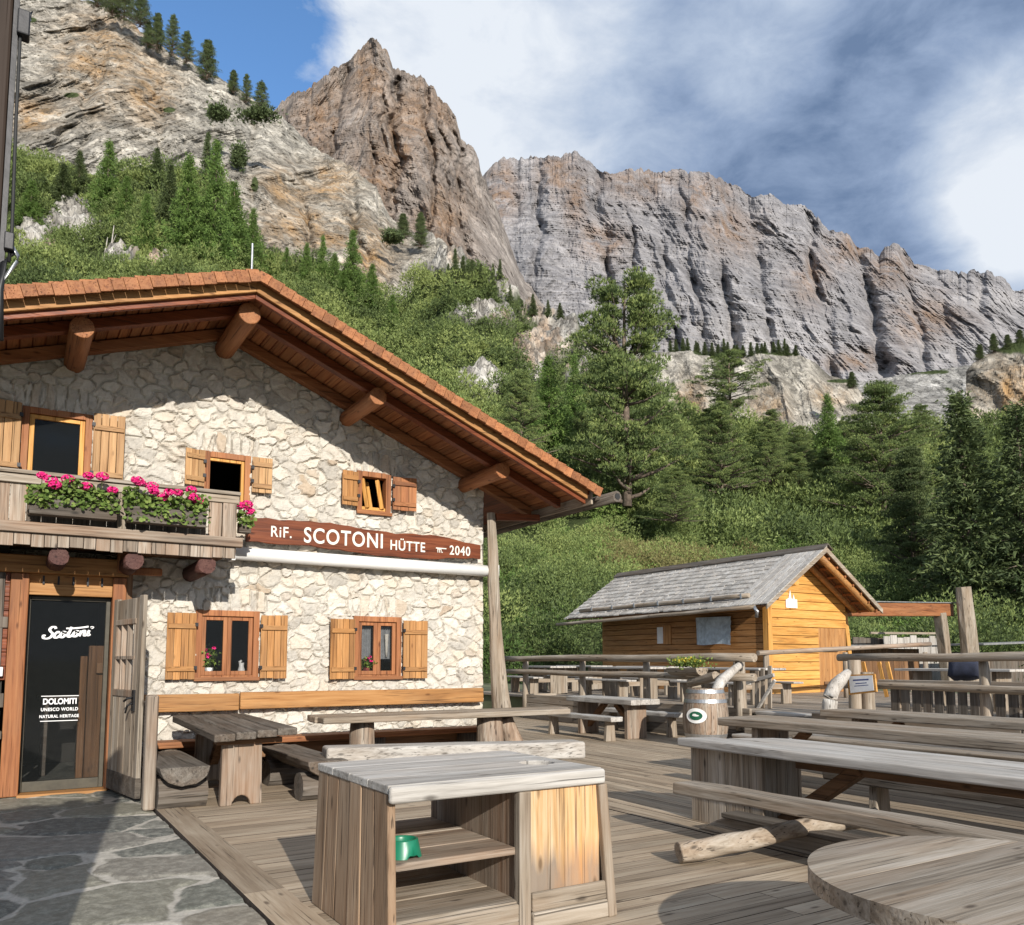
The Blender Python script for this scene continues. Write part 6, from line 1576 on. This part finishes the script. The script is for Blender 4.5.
q = MB(); q.tube([tuple(at(27, 16)), tuple(at(32, 12)), tuple(at(30, 20)), tuple(at(26, 22))], .004, 6); q.build('hook', M['steel'], t, smooth=True)
a = at(9, 245); q = MB(); q.box(a[0]-.012, a[0]+.012, Yp_-.02, Yp_+.01, a[2]-.02, a[2]+.03); q.build('bracket', M['iron'], t, bevel=.003)
q = MB(); q.tube([tuple(at(12, 246)), tuple(at(18, 256)), tuple(at(17, 262)), tuple(at(4, 278)), tuple(at(2, 290))], .005, 8); q.build('hook', M['steel'], t, smooth=True)
q = MB(); q.tube([tuple(at(13, 252)), tuple(at(3, 264)), tuple(at(0, 290)), tuple(at(0, 340))], .009, 8); q.build('crank_arm', M['iron'], t, smooth=True)

# low board wall standing in for dark clutter behind the right-hand railing
t = thing('board_wall', 'dark brown board wall standing in for clutter behind the right-hand terrace railing', 'wall', (13.5, 5, TZ)); q = MB(); y = 0.5
while y < 8.9: q.box(13.4, 13.43, y, y+.15, TZ, 1.04+random.uniform(-.03, .03)); y += .2
q.build('boards', wood('dark', 2), t, bevel=.006)
q = MB(); q.beam((13.38, 9.0, 1.08), (13.38, .5, 1.10), .22, .06, n=4, wob=.005); q.build('top_rail', wood('grey', 1), t, bevel=.008)
# unseen plank screen left of frame, added to shade paving before the door
t = thing('shade_screen', 'added shade-casting plank screen standing just outside the left edge of the photo', 'screen', (-1.2, 2.67, 0)); q = MB(); x = -2.7
while x < -.36: q.box(x, x+.19, 2.66, 2.69, 0, 3.0+random.uniform(-.05, .05)); x += .195
q.build('boards', wood('brown', 2), t, bevel=.005)
# ================================================================== LIGHT, SKY, CAMERA
SUN = Vector((.165, 1.0, -.43)).normalized()
sd = bpy.data.lights.new('sun', 'SUN'); sd.energy = 4.2; sd.angle = math.radians(.5); sd.color = (1, .94, .85)
so = bpy.data.objects.new('sun', sd); COL.objects.link(so); so.rotation_euler = SUN.to_track_quat('-Z', 'Y').to_euler(); so.location = (-3, -10, 12)
w = bpy.data.worlds.new('World'); scene.world = w; w.use_nodes = True; nt = w.node_tree
bg = nt.nodes['Background']; bg.inputs[1].default_value = .15
sk = N(nt, 'ShaderNodeTexSky', sky_type='NISHITA'); sk.sun_disc = False
sk.sun_elevation = math.asin(-SUN.z); sk.sun_rotation = math.atan2(-SUN.x, -SUN.y); sk.altitude = 2040; sk.air_density = 1.0; sk.dust_density = .4; sk.ozone_density = 1.5
tc = N(nt, 'ShaderNodeTexCoord').outputs['Generated']
nrm = N(nt, 'ShaderNodeVectorMath', operation='NORMALIZE'); nt.links.new(tc, nrm.inputs[0]); D = nrm.outputs[0]
def blob(px, py, deg, soft):
    v = Vector(ray(px, py)).normalized()
    n = N(nt, 'ShaderNodeVectorMath', operation='DOT_PRODUCT'); nt.links.new(D, n.inputs[0]); n.inputs[1].default_value = v
    r = N(nt, 'ShaderNodeMapRange', interpolation_type='SMOOTHSTEP'); nt.links.new(n.outputs['Value'], r.inputs[0])
    r.inputs[1].default_value = math.cos(math.radians(deg+soft)); r.inputs[2].default_value = math.cos(math.radians(max(0, deg-soft)))
    return r.outputs[0]
n1 = noise(nt, mapping(nt, D, (1, 1, 1.7)), 4.2, 8, .58, .5)
n2 = noise(nt, mapping(nt, D, (1, 1, 2.0)), 9.0, 7, .6, .3)
n3 = noise(nt, mapping(nt, D, (1, 1, 1.4)), 2.1, 5, .5, .2)
def addm(items):
    s = items[0][0] if items[0][1] == 1 else mathn(nt, 'MULTIPLY', items[0][0], items[0][1])
    for a, k in items[1:]: s = mathn(nt, 'MULTIPLY_ADD', a, k, s)
    return s
cov = addm([(n1, 1), (n2, .35), (blob(270, 45, 5, 4), -.30), (blob(225, 15, 4, 4), -.14), (blob(470, 150, 30, 1), -.14), (blob(470, 30, 9, 7), .25), (blob(850, 100, 20, 12), .30), (blob(1000, 150, 8, 6), .1), (blob(930, 215, 5, 4), -.12), (blob(760, 40, 3, 2), .05), (blob(200, 0, 3, 3), .08)])
cf = ramp(nt, cov, [(.40, 0), (.58, 1)])
# light and dark bodies of cloud
lum = addm([(n2, .95), (n3, .25), (blob(450, 30, 9, 6), .30), (blob(560, 110, 7, 6), .08), (blob(680, 60, 9, 7), -.10), (blob(860, 60, 14, 9), -.26), (blob(900, 160, 6, 5), -.12), (blob(1022, 165, 4.5, 2.5), .55), (blob(1015, 210, 2.5, 2), .3), (blob(765, 35, 3, 2.5), .30), (blob(160, 10, 5, 4), .3)])
cc = ramp(nt, lum, [(.10, (.75, 1.12, 1.85)), (.32, (1.4, 1.85, 2.7)), (.56, (2.3, 2.75, 3.5)), (.92, (3.9, 4.15, 4.5))])
skyc = mixc(nt, 1, sk.outputs[0], (.85, 1.1, 1.25), 'MULTIPLY')
fin = mixc(nt, cf, skyc, cc)
nt.links.new(fin, bg.inputs[0])

cam = bpy.data.cameras.new('camera'); co = bpy.data.objects.new('camera', cam); COL.objects.link(co)
cam.sensor_fit = 'HORIZONTAL'; cam.sensor_width = 36; cam.lens = FOC/1024*36; cam.shift_y = (PY-462.5)/1024
cam.clip_start = .05; cam.clip_end = 12000
mw = Matrix((RT, UP, -FW)).transposed().to_4x4(); mw.translation = Vector(EYE); co.matrix_world = mw
scene.camera = co
scene.view_settings.view_transform = 'Standard'; scene.view_settings.look = 'None'; scene.view_settings.gamma = 1; scene.view_settings.exposure = .48
scene.view_settings.use_curve_mapping = False
scene.cycles.max_bounces = 5; scene.cycles.diffuse_bounces = 3; scene.cycles.glossy_bounces = 2; scene.cycles.transparent_max_bounces = 12
